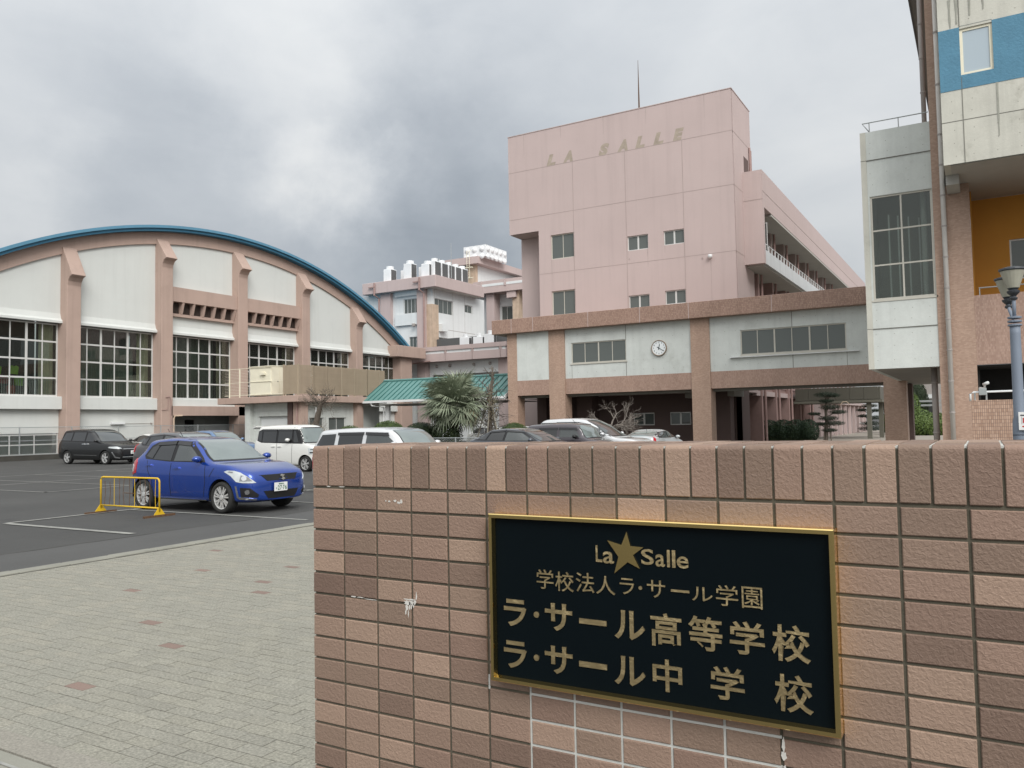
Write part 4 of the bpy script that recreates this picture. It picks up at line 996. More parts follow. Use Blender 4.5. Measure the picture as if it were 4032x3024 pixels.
# ------------------------------------------------------------------ beyond the passage under the link building
dk = empty('entrance_canopy', (-9, 67, 0), 'olive-grey panelled entrance canopy on square columns beyond the passage', 'canopy')
mat('canopy_panel', (.095, .09, .072), .5, .06, 1.); mat('canopy_column', (.13, .125, .10), .6, .08, 1.)
for k in range(6):
    x = -12.9 + k * 1.0
    box('panel', 'canopy_panel', dk, x + .008, 66.7, 2.99, x + .992, 66.9, 3.95)
box('side_panel', 'canopy_panel', dk, -6.9, 66.9, 2.99, -6.75, 72, 3.95)
box('core', 'joint_dark', dk, -12.9, 66.92, 3.0, -6.92, 72, 3.9)
box('slab', 'canopy_column', dk, -13.0, 66.6, 2.78, -6.6, 72.1, 2.96)
for x, y in ((-7.75, 66.9), (-7.3, 70.6)): box('column', 'canopy_column', dk, x, y, 0, x + .32, y + .32, 2.8)
for k in range(18): box('roof_lath', 'white_wall', dk, -12.0 + k * .3, 68.5, 3.95, -11.88 + k * .3, 68.6, 4.3)
far = empty('far_wing', (-10, 95, 0), 'distant pink wing with slim columns beyond the entrance canopy', 'building')
box('wall', 'tower_pink', far, -13.2, 76, 0, -12.6, 108, 2.9); box('roof_edge', 'tower_pink', far, -13.2, 76, 2.9, -11.6, 108, 3.15)
for k in range(10): box('column', 'tower_pink', far, -12.0, 76.5 + 3 * k, 0, -11.75, 76.75 + 3 * k, 2.9)
MB().tube([(-9.9, 80, 1.15), (-8.6, 80, .8)], .04, 6).build('hand_rail', 'white_metal', far)
# red and white stripes seen on the pine behind the passage are plain hoops
hoop = MB().tube([(-9.15, 63.5, 2.55 + 0), (-8.95, 63.5, 2.78), (-8.7, 63.5, 2.80), (-8.5, 63.5, 2.6)], .035, 6).build('marker_hoop', 'orange_stain'); tag(hoop, 'orange and white hoop beside the shaped pine in the passage', 'hoop')
# small structures right of the last column
sh = empty('steel_shelter', (-3, 88, 0), 'pale steel-framed shelter beyond the hedge, seen under the concrete box', 'shelter')
for x in (-6.6, -3.6, -3.2): box('post', 'galvanised', sh, x, 88, 0, x + .22, 88.3, 5.4)
for z in (2.6, 3.0, 5.0): box('beam', 'galvanised', sh, -7.5, 87.9, z, -3.0, 88.2, z + .18)
box('back_wall', 'pipe_grey', sh, -7.5, 91, 0, -3.3, 91.2, 7.5); box('board', 'white_wall', sh, -5.0, 90.8, 3.4, -4.4, 90.95, 3.8); box('opening', 'room_dark', sh, -5.6, 90.7, 1.3, -4.0, 90.98, 3.1)
nb = empty('pink_outbuilding', (-1, 95, 0), 'pink outbuilding behind the hedge at the right', 'building'); box('wall', 'tower_pink', nb, -3.2, 95, 0, 8, 96, 4.6); box('opening', 'room_dark', nb, -2.9, 94.9, .6, -.5, 95.02, 2.4); box('roof_edge', 'white_wall', nb, -3.3, 94.7, 4.6, 8.1, 96.2, 4.9)
# ------------------------------------------------------------------ gate wall of small tiles with the school plate
GY = 1.45
gw = empty('gate_wall', (-.6, GY + .15, 0), 'gate wall of small brown tiles in the foreground carrying the black school plate', 'wall')
def tile_material(name, col, twist):
    m_ = mat(name, col, .62, .05, 9., 0, .0, rand=.24, local=True, fine=.05, fscale=160, twist=twist, spec=.35)
    n, l = m_.node_tree.nodes, m_.node_tree.links
    b = n['Principled BSDF']
    tc = N(n, 'ShaderNodeTexCoord'); oi = N(n, 'ShaderNodeObjectInfo')
    ad = N(n, 'ShaderNodeVectorMath', operation='ADD'); l.new(tc.outputs['Object'], ad.inputs[0])
    cm = N(n, 'ShaderNodeCombineXYZ'); l.new(M(n, l, 'MULTIPLY', oi.outputs['Random'], 31.), cm.inputs[0]); l.new(M(n, l, 'MULTIPLY', oi.outputs['Random'], 77.), cm.inputs[2]); l.new(cm.outputs[0], ad.inputs[1])
    t1 = N(n, 'ShaderNodeTexNoise', Scale=150, Detail=3, Roughness=.55, Distortion=.6); l.new(ad.outputs[0], t1.inputs['Vector'])
    t2 = N(n, 'ShaderNodeTexNoise', Scale=420, Detail=3, Roughness=.6); l.new(ad.outputs[0], t2.inputs['Vector'])
    h = M(n, l, 'ADD', M(n, l, 'POWER', t1.outputs['Fac'], 1.6), M(n, l, 'MULTIPLY', t2.outputs['Fac'], .22))
    bp = N(n, 'ShaderNodeBump', Strength=.6, Distance=.0036); l.new(h, bp.inputs['Height']); l.new(bp.outputs[0], b.inputs['Normal'])
    return m_
tile_material('gate_tile', (.275, .192, .143), (.205, .135, .103))
tile_material('gate_tile_top', (.40, .285, .225), (.37, .25, .20))
mat('grout_dark', (.095, .085, .062), .95, .15, 30., 0, .6, 300)
mat('grout_white', (.50, .50, .47), .95, .1, 40., 0, .5, 300)
mat('gate_core', (.09, .08, .06), .95)
XL = -1.404; TOPZ = 1.575; NX = 34
XRt = XL + .0983 * NX
P_ = .0983
MB().box(XL + .006, GY + .0042, 0, XRt, GY + .30, TOPZ - .006).build('core', 'grout_dark', gw)
tiles = {}
def tile_mesh(key, w, h, d=.006, r=.0016, m_='gate_tile'):
    if key in tiles: return tiles[key]
    mb = MB(); a, b = w / 2, h / 2
    fr = [(-a + r, 0, -b + r), (a - r, 0, -b + r), (a - r, 0, b - r), (-a + r, 0, b - r)]
    md_ = [(-a, r, -b), (a, r, -b), (a, r, b), (-a, r, b)]
    bk = [(-a, d, -b), (a, d, -b), (a, d, b), (-a, d, b)]
    i0 = len(mb.v); mb.v += fr + md_ + bk
    mb.face((0, 1, 2, 3))
    for k in range(4):
        j = (k + 1) % 4; mb.face((k, 4 + k, 4 + j, j)); mb.face((4 + k, 8 + k, 8 + j, 4 + j))
    tiles[key] = mb.mesh('tile', m_)
    return tiles[key]
rt = random.Random(21)
def put_tile(name, me, x, y, z, ry=0.):
    o = bpy.data.objects.new(name, me); COL.objects.link(o); o.parent = gw
    o.location = Vector((x, y, z)) - gw.location; o.rotation_euler = (rt.uniform(-.006, .006), rt.uniform(-.004, .004), rt.uniform(-.006, .006))
    return o
JT = .0052
zrow = TOPZ - .0973                      # underside of the upright course
SX0, SX1, SZ0, SZ1 = -.889, -.2215, 1.100, 1.437
cnt = 0
lower = MB()
for i in range(NX):
    x = XL + P_ * (i + .5)
    for r_ in range(29):
        z = zrow - .0502 * (r_ + .5) - .001
        if SX0 + .02 < x - .02 and x + .02 < SX1 - .02 + .04 and SZ0 + .03 < z < SZ1 - .02 and x > SX0 and x < SX1: continue
        if r_ < 16 and i < 17:
            w = P_ - JT
            put_tile('tile', tile_mesh('s', w, .0502 - JT), x, GY + rt.uniform(-.0006, .0006), z); cnt += 1
        else:
            w, h = (P_ - JT) / 2, (.0502 - JT) / 2
            lower.box(x - w, GY, z - h, x + w, GY + .006, z + h)
lower.build('tile', 'gate_tile', gw, kind='stuff')
# upright coping tiles: bull-nosed pieces that turn over the edge, with a second flat tile behind
def coping_mesh(w, h):
    mb = MB(); a = w / 2; prof = [(0.006, 0), (0, .0015), (0, h - .010)]
    for q in range(1, 6):
        t = PI / 2 * q / 5; prof.append((.010 - .010 * math.cos(t), h - .010 + .010 * math.sin(t)))
    prof += [(.092, h), (.094, h - .006)]
    L = [[mb.vert(s_ * a, y, z) for y, z in prof] for s_ in (-1, 1)]
    for k in range(len(prof) - 1): mb.face((L[0][k], L[1][k], L[1][k + 1], L[0][k + 1]))
    for s_ in (0, 1):
        c = mb.vert((-1, 1)[s_] * a, .0465, h - .05)
        for k in range(len(prof) - 1): mb.face((L[s_][k], L[s_][k + 1], c))
    return mb
cm_ = coping_mesh(.0501 - JT, .0955).mesh('coping_tile', 'gate_tile'); ct_ = MB().box(-.0225, 0, -.006, .0225, .095, 0).mesh('coping_tile', 'gate_tile')
for i in range(NX * 2):
    x = XL + P_ / 2 * (i + .5)
    o = put_tile('coping_tile', cm_, x, GY + rt.uniform(-.0008, .0008), TOPZ - .0955 + rt.uniform(-.0006, .0006)); bev(o, .0012, 1)
    for q in (0, 1): put_tile('coping_tile', ct_, x, GY + .099 + q * .1, TOPZ + rt.uniform(-.0006, .0004))
g = MB()
for i in range(NX * 2 + 1):
    x = XL + P_ / 2 * i
    if i > 0: g.box(x - .0028, GY + .006, TOPZ - .012, x + .0028, GY + .3, TOPZ - .0022)
for yy in (GY + .0965, GY + .197): g.box(XL + .005, yy - .0022, TOPZ - .01, XRt, yy + .0022, TOPZ - .0018)
g.build('grout', 'grout_white', gw)
# left end face: tiles returned round the corner
em = tile_mesh('e', .095, .0502 - JT)
for q in range(3):
    for r_ in range(29):
        o = bpy.data.objects.new('end_tile', em); COL.objects.link(o); o.parent = gw
        o.location = Vector((XL, GY + .052 + q * .1, zrow - .0502 * (r_ + .5))) - gw.location; o.rotation_euler = (0, 0, -PI / 2)
# patched white grout below and beside the plate
wgm = MB()
for k in range(2, 7):
    x = XL + P_ * (5 + k - 1)
    if k < 7: wgm.box(x - .0026, GY + .0035, 0.75, x + .0026, GY + .0045, SZ0 + .01)
for r_ in (8, 9, 10, 11, 12, 13):
    z = zrow - .0502 * r_ - .001
    wgm.box(XL + P_ * 6 - .0, GY + .0032, z - .0026, XL + P_ * 11.0, GY + .0044, z + .0026)
wgm.box(XL + P_ * 5 - .0022, GY + .0034, SZ0 - .03, XL + P_ * 5 + .0022, GY + .0044, SZ0 + .0)
wgm.build('grout', 'grout_white', gw)
# lime bloom stains: thin crusts of real relief
mat('lime', (.56, .54, .50), .95, .12, 60., 0, .6, 400)
def crust(pts, seed):
    r_ = random.Random(seed); mb = MB()
    for x, z, w, h in pts:
        n = 14
        mb.prism([(x + math.cos(2 * PI * q / n) * w * r_.uniform(.45, 1), GY - .0002, z + math.sin(2 * PI * q / n) * h * r_.uniform(.4, 1)) for q in range(n)], (0, 0, 0), (0, -.0006, 0))
    mb.build('lime_stain', 'lime', gw)
def ZI(px_, py_):   # pixel of the photo -> wall plane (helper for small stains only)
    d = R_ @ Vector(((px_ - 2016) / F_PX, -(py_ - 1512) / F_PX, -1)); t = GY / d.y; return d.x * t, EYE + d.z * t
x, z = ZI(1600, 2370); crust([(x + .010, z + .006, .024, .0025), (x + .004, z - .001, .012, .007), (x + .015, z - .001, .010, .006), (x + .002, z - .012, .005, .009), (x + .009, z - .010, .003, .010), (x + .014, z - .008, .003, .009), (x - .001, z - .022, .0025, .008), (x + .006, z - .024, .0018, .010), (x + .028, z + .014, .0022, .012), (x + .024, z + .002, .004, .008), (x + .020, z - .006, .002, .008)], 1)
x, z = ZI(1420, 2352); crust([(x, z, .012, .0014), (x - .02, z, .01, .0016), (x + .03, z - .002, .02, .0012)], 2)
x, z = ZI(1550, 1975); crust([(x - .012, z, .004, .003), (x + .004, z + .002, .005, .003), (x + .014, z - .002, .006, .004), (x + .022, z + .001, .004, .006), (x - .022, z + .001, .002, .003)], 3)
x, z = ZI(3085, 2930); crust([(x, z, .004, .016), (x, z - .02, .006, .010), (x + .001, z - .04, .003, .008)], 4)
x, z = ZI(1345, 1917); crust([(x, z, .012, .0014), (x - .04, z, .008, .0014)], 5)

# ---- the plate
sg = empty('school_plate', ((SX0 + SX1) / 2, GY - .02, (SZ0 + SZ1) / 2), 'black school name plate with gold frame and gold lettering on the tiled gate wall', 'sign')
def gold(name, col, rough):
    m_ = mat(name, col, rough, .06, 6., 0, .25, 30, metal=1.0, spec=.5, local=False); return m_
gold('gold_polished', (.88, .66, .27), .10)
g_n = MATS['gold_polished'].node_tree
for lk in list(g_n.nodes['Principled BSDF'].inputs['Normal'].links): g_n.links.remove(lk)
gold('gold_letter', (.82, .64, .35), .32)
mat('plate_black', (.003, .0055, .007), .12, .1, 5., 0, 0., metal=0, spec=.14)
FW = .0112; FY = GY - .030
MB().box(SX0 + .004, FY + .012, SZ0 + .004, SX1 - .004, GY + .004, SZ1 - .004).build('panel', 'plate_black', sg)
fr = MB()
outer = [(SX0, SZ0), (SX1, SZ0), (SX1, SZ1), (SX0, SZ1)]
prof = [(0, .030 + .004), (0, .002), (.0018, 0.0), (FW - .0030, 0.0), (FW, .011)]
lv = []
for ins, dy in prof:
    lv.append([fr.vert(x + (ins if x == SX0 else -ins), FY + dy, z + (ins if z == SZ0 else -ins)) for x, z in outer])
for A, B in zip(lv, lv[1:]):
    for k in range(4): fr.face((A[k], A[(k + 1) % 4], B[(k + 1) % 4], B[k]))
fr.build('frame', 'gold_polished', sg)
PY = FY + .012
def SI(cx_, cy_):    # coordinates measured on an enlargement of the plate -> plate plane
    px_, py_ = 1850 + cx_ * .70072, 1950 + cy_ * .70072
    d = R_ @ Vector(((px_ - 2016) / F_PX, -(py_ - 1512) / F_PX, -1)); t = PY / d.y; return d.x * t, EYE + d.z * t
def letter(ch, x0, y0, x1, y1, bold=.012, slope=.10, m_='gold_letter'):
    cxm, cym = (x0 + x1) / 2, (y0 + y1) / 2
    k = slope * (x1 - x0) / 2
    a = SI(x0, cym)[0]; b = SI(x1, cym)[0]; t = SI(cxm, y0 + k)[1]; u = SI(cxm, y1 - k)[1]
    me = glyph_mesh(ch, 0, 0, b - a, t - u, bold=bold, depth=.0022); me.materials.append(MATS[m_])
    o = bpy.data.objects.new('letter', me); COL.objects.link(o); o.parent = sg; o.location = Vector((a, PY - .0001, u)) - sg.location
for ch, *q in [('ラ', 195, 578, 320, 742), ('サ', 425, 600, 578, 770), ('ル', 815, 640, 985, 820), ('高', 1018, 655, 1192, 860), ('等', 1230, 672, 1420, 882), ('学', 1462, 700, 1658, 905), ('校', 1698, 718, 1915, 948),
               ('ラ', 195, 812, 322, 978), ('サ', 425, 840, 580, 1012), ('ル', 815, 898, 988, 1078), ('中', 1030, 915, 1195, 1112), ('学', 1355, 955, 1545, 1160), ('校', 1712, 998, 1930, 1232)]:
    letter(ch, *q, bold=.022 if ch in 'ラサル' else .016)
for ch, *q in [('学', 378, 412, 472, 530), ('校', 482, 425, 585, 545), ('法', 598, 430, 700, 550), ('人', 712, 448, 818, 562), ('ラ', 845, 462, 925, 560), ('サ', 998, 472, 1100, 580), ('ル', 1250, 510, 1365, 600), ('学', 1385, 500, 1508, 628), ('園', 1530, 510, 1645, 642)]:
    letter(ch, *q, bold=.0)
def bar(x0, y0, x1, y1):
    cxm = (x0 + x1) / 2; cym = (y0 + y1) / 2
    a = SI(x0, cym)[0]; b = SI(x1, cym)[0]; t = SI(cxm, y0)[1]; u = SI(cxm, y1)[1]
    MB().box(a, PY - .0022, u, b, PY, t).build('letter', 'gold_letter', sg)
bar(617, 698, 770, 727); bar(617, 940, 773, 971); bar(1132, 532, 1235, 545)
for cx_, cy_, r_ in ((376, 670, 17), (377, 912, 17), (960, 520, 10)):
    a, u = SI(cx_, cy_); rr_ = r_ * .70072 / F_PX * 1.62
    MB().lathe([(rr_, 0), (rr_, -.0022)], (a, PY, u), 16, 'y').build('letter', 'gold_letter', sg)
for ch, *q in [('L', 710, 280, 746, 375), ('a', 750, 314, 812, 385), ('S', 965, 300, 1035, 392), ('a', 1045, 330, 1098, 402), ('l', 1110, 307, 1126, 404), ('l', 1138, 308, 1157, 407), ('e', 1165, 342, 1230, 412)]:
    letter(ch, *q, bold=.012, slope=.06, m_='gold_letter')
star = [(883, 205), (905, 284), (978, 292), (920, 335), (958, 412), (890, 375), (815, 438), (838, 345), (775, 252), (855, 278)]
MB().prism([(SI(*q)[0], PY, SI(*q)[1]) for q in star], (0, 0, 0), (0, -.003, 0)).build('star', 'gold_polished', sg)
# ------------------------------------------------------------------ cars
def paint(name, col, rough=.28, metal=.0, coat=1.0):
    m_ = mat(name, col, rough, 0., metal=metal, coat=coat, spec=.5); return m_
paint('car_blue', (.009, .048, .29), .24, .5); paint('car_black', (.006, .0065, .007), .25, coat=.45); paint('car_white', (.66, .66, .63), .35)
paint('car_silver', (.50, .52, .53), .32, .35); paint('car_grey', (.055, .052, .055), .28, .3); paint('car_slate', (.045, .052, .065), .28, .3)
paint('car_plum', (.050, .042, .050), .3, .2); paint('car_steel_blue', (.11, .19, .33), .3, .4); paint('car_red', (.40, .03, .025), .3); paint('car_pearl', (.58, .59, .60), .3, .2)
mat('tyre', (.022, .022, .021), .85, .15, 12., local=True); mat('alloy', (.70, .70, .69), .32, .05, 8., metal=.6, local=True); mat('wheel_dark', (.012, .012, .012), .8)
mat('trim_black', (.012, .012, .013), .35, 0.); mat('grille_black', (.008, .008, .009), .5, 0.); mat('chrome', (.75, .76, .77), .12, 0., metal=1.)
mat('lamp_clear', (.50, .53, .54), .12, .12, 14., local=True, coat=.6); mat('lamp_shade_grey', (.20, .21, .215), .25, 0., coat=.6); mat('lamp_red', (.42, .012, .02), .15, 0., coat=.6); mat('amber', (.6, .2, .02), .2, 0.)
mat('plate_white', (.70, .70, .69), .5, 0.); mat('plate_green', (.02, .12, .06), .5, 0.); mat('visor', (.018, .018, .02), .12, 0., coat=.5)
def cglass(name, col):
    return mat(name, col, .03, .12, 2.2, spec=.9, coat=.5, local=True)
cglass('car_glass_light', (.15, .18, .175)); cglass('car_glass', (.045, .052, .052)); cglass('car_glass_dark', (.008, .009, .010))

def interp(tab, x):
    if x <= tab[0][0]: return tab[0][1]
    for (a, u), (b, v) in zip(tab, tab[1:]):
        if x <= b:
            return u + (v - u) * (x - a) / (b - a)
    return tab[-1][1]
def car_body(sp):
    """closed body shell lofted from cross sections; s = distance behind the front bumper"""
    L = sp['L']; W = sp['W'] / 2
    S = sorted({round(v, 4) for v in ([0, .03, .1, .22, .4, L - .4, L - .22, L - .1, L - .03, L] + [p[0] for p in sp['top']] + [L * i / 17 for i in range(1, 17)])})
    T = [S[0]]
    for v in S[1:]:
        if v - T[-1] > .035 or v == S[-1]: T.append(v)
    S = T
    mb = MB(); rings = []
    for s in S:
        zt = interp(sp['top'], s); zb = min(interp(sp['belt'], s), zt - .012); w = interp(sp['plan'], s) * W; zl = interp(sp['bot'], s)
        zb = max(zb, zl + .1)
        h = zt - zb; c = max(0., min(1., (h - .10) / .30))
        wr = w * .95 - h * sp.get('tumble', .30)
        lo = lambda a, b: a + (b - a) * c
        half = [(0, zl), (.62 * w, zl), (.93 * w, zl + .02), (.985 * w, zl + .10), (w, zl + (zb - zl) * .45), (w * .995, zl + (zb - zl) * .74), (w * .965, zb - .02), (lo(w * .90, w * .94), lo(zb + h * .30, zb + .03)),
                (lo(.74 * w, wr + (w * .94 - wr) * .45), lo(zb + h * .62, zb + h * .52)), (lo(.55 * w, wr + .012), lo(zb + h * .82, zt - .10)), (lo(.40 * w, wr - .05), lo(zb + h * .92, zt - .035)), (lo(.25 * w, wr * .62), lo(zb + h * .98, zt - .006)), (0, zt)]
        ring = [mb.vert(L / 2 - s, y, z) for y, z in half] + [mb.vert(L / 2 - s, -y, z) for y, z in half[-2:0:-1]]
        rings.append(ring)
    n = len(rings[0])
    for A, B in zip(rings, rings[1:]):
        for k in range(n): mb.face((A[k], A[(k + 1) % n], B[(k + 1) % n], B[k]))
    h = n // 2
    for R in (rings[0], rings[-1]):
        for k in range(h):
            a, b, c, d = R[k], R[k + 1], R[(n - k - 1) % n], R[(n - k) % n]
            q = [a, b, c, d]; q = list(dict.fromkeys(q))
            if len(q) >= 3: mb.face(q)
    return mb
def car(name, label, x, y, rz, sp, paint_m, detail=True, group=None):
    root = empty(name, (x, y, 0), label, 'car', group, rz)
    L, W = sp['L'], sp['W']
    mb = car_body(sp)
    me = mb.mesh('body', paint_m, True)
    o = bpy.data.objects.new('body', me); COL.objects.link(o)
    md_ = o.modifiers.new('s', 'SUBSURF'); md_.levels = 2; md_.render_levels = 2
    wr = sp['wr']
    cut = MB()
    for s in sp['axles']:
        for sy in (-1, 1): cut.lathe([(wr + .055, -.16), (wr + .055, .16)], (L / 2 - s, sy * (W / 2 - .10), wr), 28, 'y')
    co = bpy.data.objects.new('cut', cut.mesh('cut', paint_m)); COL.objects.link(co)
    b_ = o.modifiers.new('b', 'BOOLEAN'); b_.object = co; b_.operation = 'DIFFERENCE'; b_.solver = 'EXACT'
    bpy.context.view_layer.update(); dg = bpy.context.evaluated_depsgraph_get()
    # plain body (uncut) for projecting patches
    b_.show_viewport = False; bpy.context.view_layer.update(); dg = bpy.context.evaluated_depsgraph_get()
    plain = bpy.data.meshes.new_from_object(o.evaluated_get(dg))
    bvh = BVHTree.FromPolygons([v.co[:] for v in plain.vertices], [p.vertices[:] for p in plain.polygons])
    b_.show_viewport = True; bpy.context.view_layer.update(); dg = bpy.context.evaluated_depsgraph_get()
    me2 = bpy.data.meshes.new_from_object(o.evaluated_get(dg)); me2.name = 'body'
    bpy.data.objects.remove(o); bpy.data.objects.remove(co); bpy.data.meshes.remove(plain)
    me2.shade_smooth()
    try: me2.set_sharp_from_angle(angle=rad(38))
    except Exception: pass
    body = bpy.data.objects.new('body', me2); COL.objects.link(body); body.parent = root
    X = lambda s: L / 2 - s
    def patch(nm, poly, ang, m_, off=.006, parent=None, thick=.02, lbl=None, grid=.07):
        """panel that follows the body: outline in (u, z) seen from direction ang (0 front, -90 right side, 90 left, 180 rear)"""
        a = rad(ang); nrm = Vector((math.cos(a), math.sin(a), 0)); U = Vector((-math.sin(a), math.cos(a), 0))
        bm = bmesh.new(); vs = [bm.verts.new((u, z, 0)) for u, z in poly]; bm.faces.new(vs)
        us = [p[0] for p in poly]; zs = [p[1] for p in poly]
        for i_, (lo, hi) in enumerate(((min(us), max(us)), (min(zs), max(zs)))):
            n_ = max(1, int((hi - lo) / grid))
            for k in range(1, n_):
                c = lo + (hi - lo) * k / n_; no = (1, 0, 0) if i_ == 0 else (0, 1, 0); cc = (c, 0, 0) if i_ == 0 else (0, c, 0)
                bmesh.ops.bisect_plane(bm, geom=bm.verts[:] + bm.edges[:] + bm.faces[:], plane_co=cc, plane_no=no)
        bmesh.ops.triangulate(bm, faces=bm.faces[:])
        for v in bm.verts:
            org = U * v.co.x + Vector((0, 0, v.co.y)) + nrm * 6
            hit = bvh.ray_cast(org, -nrm)
            if hit[0] is None:
                near_ = bvh.find_nearest(U * v.co.x + Vector((0, 0, v.co.y)) + nrm * (L / 2 if abs(math.cos(a)) > .7 else W / 2)); p, q = near_[0], near_[1]
            else: p, q = hit[0], hit[1]
            if q.dot(nrm) < 0: q = -q
            v.co = p + (q * .6 + nrm * .4).normalized() * off
        edges = [e for e in bm.edges if e.is_boundary]
        r = bmesh.ops.extrude_edge_only(bm, edges=edges)
        for e in r['geom']:
            if isinstance(e, bmesh.types.BMVert): e.co -= nrm * thick
        bmesh.ops.recalc_face_normals(bm, faces=bm.faces)
        m2 = bpy.data.meshes.new(nm); bm.to_mesh(m2); bm.free(); m2.materials.append(MATS[m_])
        for p_ in m2.polygons: p_.use_smooth = True
        try: m2.set_sharp_from_angle(angle=rad(40))
        except Exception: pass
        ob = bpy.data.objects.new(nm, m2); COL.objects.link(ob); ob.parent = parent or root
        if lbl: ob['label'] = lbl
        return ob
    def both(nm, poly, m_, off=.006, **k):    # poly in (s, z); put on both flanks
        r = patch(nm, [(X(s), z) for s, z in poly], -90, m_, off, **k); l_ = patch(nm, [(-X(s), z) for s, z in poly], 90, m_, off, **k)
        return r, l_
    # wheels
    for s in sp['axles']:
        for sy in (-1, 1):
            yo = sy * (W / 2 - .015)
            t = MB(); wdt = .20
            t.lathe([(wr * .73, -.03), (wr * .73, 0), (wr * .76, .012 * 1), (wr * .93, .012), (wr * .985, -.02), (wr, -.06), (wr, -wdt + .06), (wr * .985, -wdt + .02), (wr * .9, -wdt), (wr * .6, -wdt)], (0, 0, 0), 32, 'y')
            t.f = [f_ for f_ in t.f if len(f_) == 4]; t.mi = [0] * len(t.f)
            if sy < 0: t.v = [(a, -b, c) for a, b, c in t.v]
            wt_ = bpy.data.objects.new('wheel', t.mesh('wheel', 'tyre', True)); COL.objects.link(wt_); wt_.parent = root
            wt_.location = (X(s), yo - sy * .012, wr)
            r_ = MB(); rr_ = wr * .74
            r_.lathe([(rr_, 0), (rr_, -.01), (rr_ * .93, -.015), (rr_ * .9, -.05), (rr_ * .9, -.12)], (0, 0, 0), 28, 'y')
            r_.f = [f_ for f_ in r_.f if len(f_) == 4]; r_.mi = [0] * len(r_.f)
            ns = sp.get('spokes', 7)
            for k in range(ns):
                for dd in ((-.10, .10) if sp.get('twin', True) else (0,)):
                    t_ = 2 * PI * k / ns + .2
                    def PP(rad_, w_, ang_): return (math.cos(ang_) * rad_ - math.sin(ang_) * w_, 0, math.sin(ang_) * rad_ + math.cos(ang_) * w_)
                    e_ = t_ + dd * 1.6
                    p1, p2 = PP(.03, .014, t_ + dd * .5), PP(.03, -.014, t_ + dd * .5); p3, p4 = PP(rr_ * .95, -.015, e_), PP(rr_ * .95, .015, e_)
                    r_.prism([p1, p2, p3, p4], (0, -.012, 0), (0, -.04, 0))
            r_.lathe([(.055, -.04), (.05, -.002), (.02, .0)], (0, 0, 0), 12, 'y')
            if sy < 0: r_.v = [(a, -b, c) for a, b, c in r_.v]
            ro = bpy.data.objects.new('rim', r_.mesh('rim', 'alloy')); COL.objects.link(ro); ro.parent = wt_
            dk_ = MB().lathe([(rr_ * .9, -.10), (rr_ * .9, -.13)], (0, 0, 0), 20, 'y')
            if sy < 0: dk_.v = [(a, -b, c) for a, b, c in dk_.v]
            dd_ = bpy.data.objects.new('brake_disc', dk_.mesh('brake_disc', 'wheel_dark')); COL.objects.link(dd_); dd_.parent = wt_
            # arch lining
            al = MB(); n_ = 22
            ra_ = wr + .05
            rg_ = [[al.vert(ra_ * math.cos(PI * q / n_ * 1.1 - .15), yy, ra_ * math.sin(PI * q / n_ * 1.1 - .15)) for q in range(n_ + 1)] for yy in (0, -.30)]
            for q in range(n_): al.face((rg_[0][q], rg_[0][q + 1], rg_[1][q + 1], rg_[1][q]))
            cc = al.vert(0, -.30, 0)
            for q in range(n_): al.face((rg_[1][q], rg_[1][q + 1], cc))
            if sy < 0: al.v = [(a, -b, c) for a, b, c in al.v]
            ao = bpy.data.objects.new('arch_lining', al.mesh('arch_lining', 'wheel_dark')); COL.objects.link(ao); ao.parent = root; ao.location = (X(s), sy * (W / 2 - .03), wr)
    # glass
    both('window_trim', sp['trim'], sp.get('trim_m', 'trim_black'), .005)
    for q in sp['glass']: both('side_window', q[0], q[1], .010)
    for q in sp.get('visors', []): both('door_visor', q, 'visor', .03, thick=.03)
    def sym(poly): return [(-y_, z) for y_, z in poly] + [(y_, z) for y_, z in poly[::-1]]
    if 'ws' in sp:
        patch('windscreen_trim', sym(sp['ws_trim']), 0, 'trim_black', .004); patch('windscreen', sym(sp['ws']), 0, sp.get('ws_m', 'car_glass_light'), .009)
    if 'rw' in sp: patch('rear_window', sym(sp['rw']), 180, sp.get('rw_m', 'car_glass_dark'), .008)
    # seams and handles
    for pl in sp.get('seams', []):
        for (s0, z0), (s1, z1) in zip(pl, pl[1:]):
            d = Vector((s1 - s0, z1 - z0)).normalized() * .0; w_ = .006
            nx, nz = -(z1 - z0), (s1 - s0); ll = math.hypot(nx, nz); nx, nz = nx / ll * w_, nz / ll * w_
            both('door_seam', [(s0 - nx, z0 - nz), (s1 - nx, z1 - nz), (s1 + nx, z1 + nz), (s0 + nx, z0 + nz)], 'trim_black', .003, thick=.008)
    for s, z in sp.get('handles', []):
        both('door_handle', [(s - .10, z - .012), (s + .09, z - .018), (s + .10, z + .012), (s - .09, z + .018)], sp.get('handle_m', paint_m), .035, thick=.04)
    if 'mirror' in sp:
        s, z = sp['mirror']
        for sy in (-1, 1):
            m_ = MB(); yw = W / 2 * .95
            m_.lathe([(.02, -.10), (.08, -.07), (.095, 0), (.085, .06), (.06, .075)], (0, 0, 0), 12, 'x')
            v = [(X(s) - a * .8, sy * (yw + .09) + b * 1.0, z + .02 + c * .68) for a, b, c in m_.v]; m_.v = v
            mo = m_.build('mirror', sp.get('mirror_m', paint_m), root, True, local=True)
            st = MB().box(X(s) - .03, sy * (yw - .04), z - .05, X(s) + .03, sy * (yw + .08), z - .005).build('mirror_stalk', 'trim_black', mo, local=True)
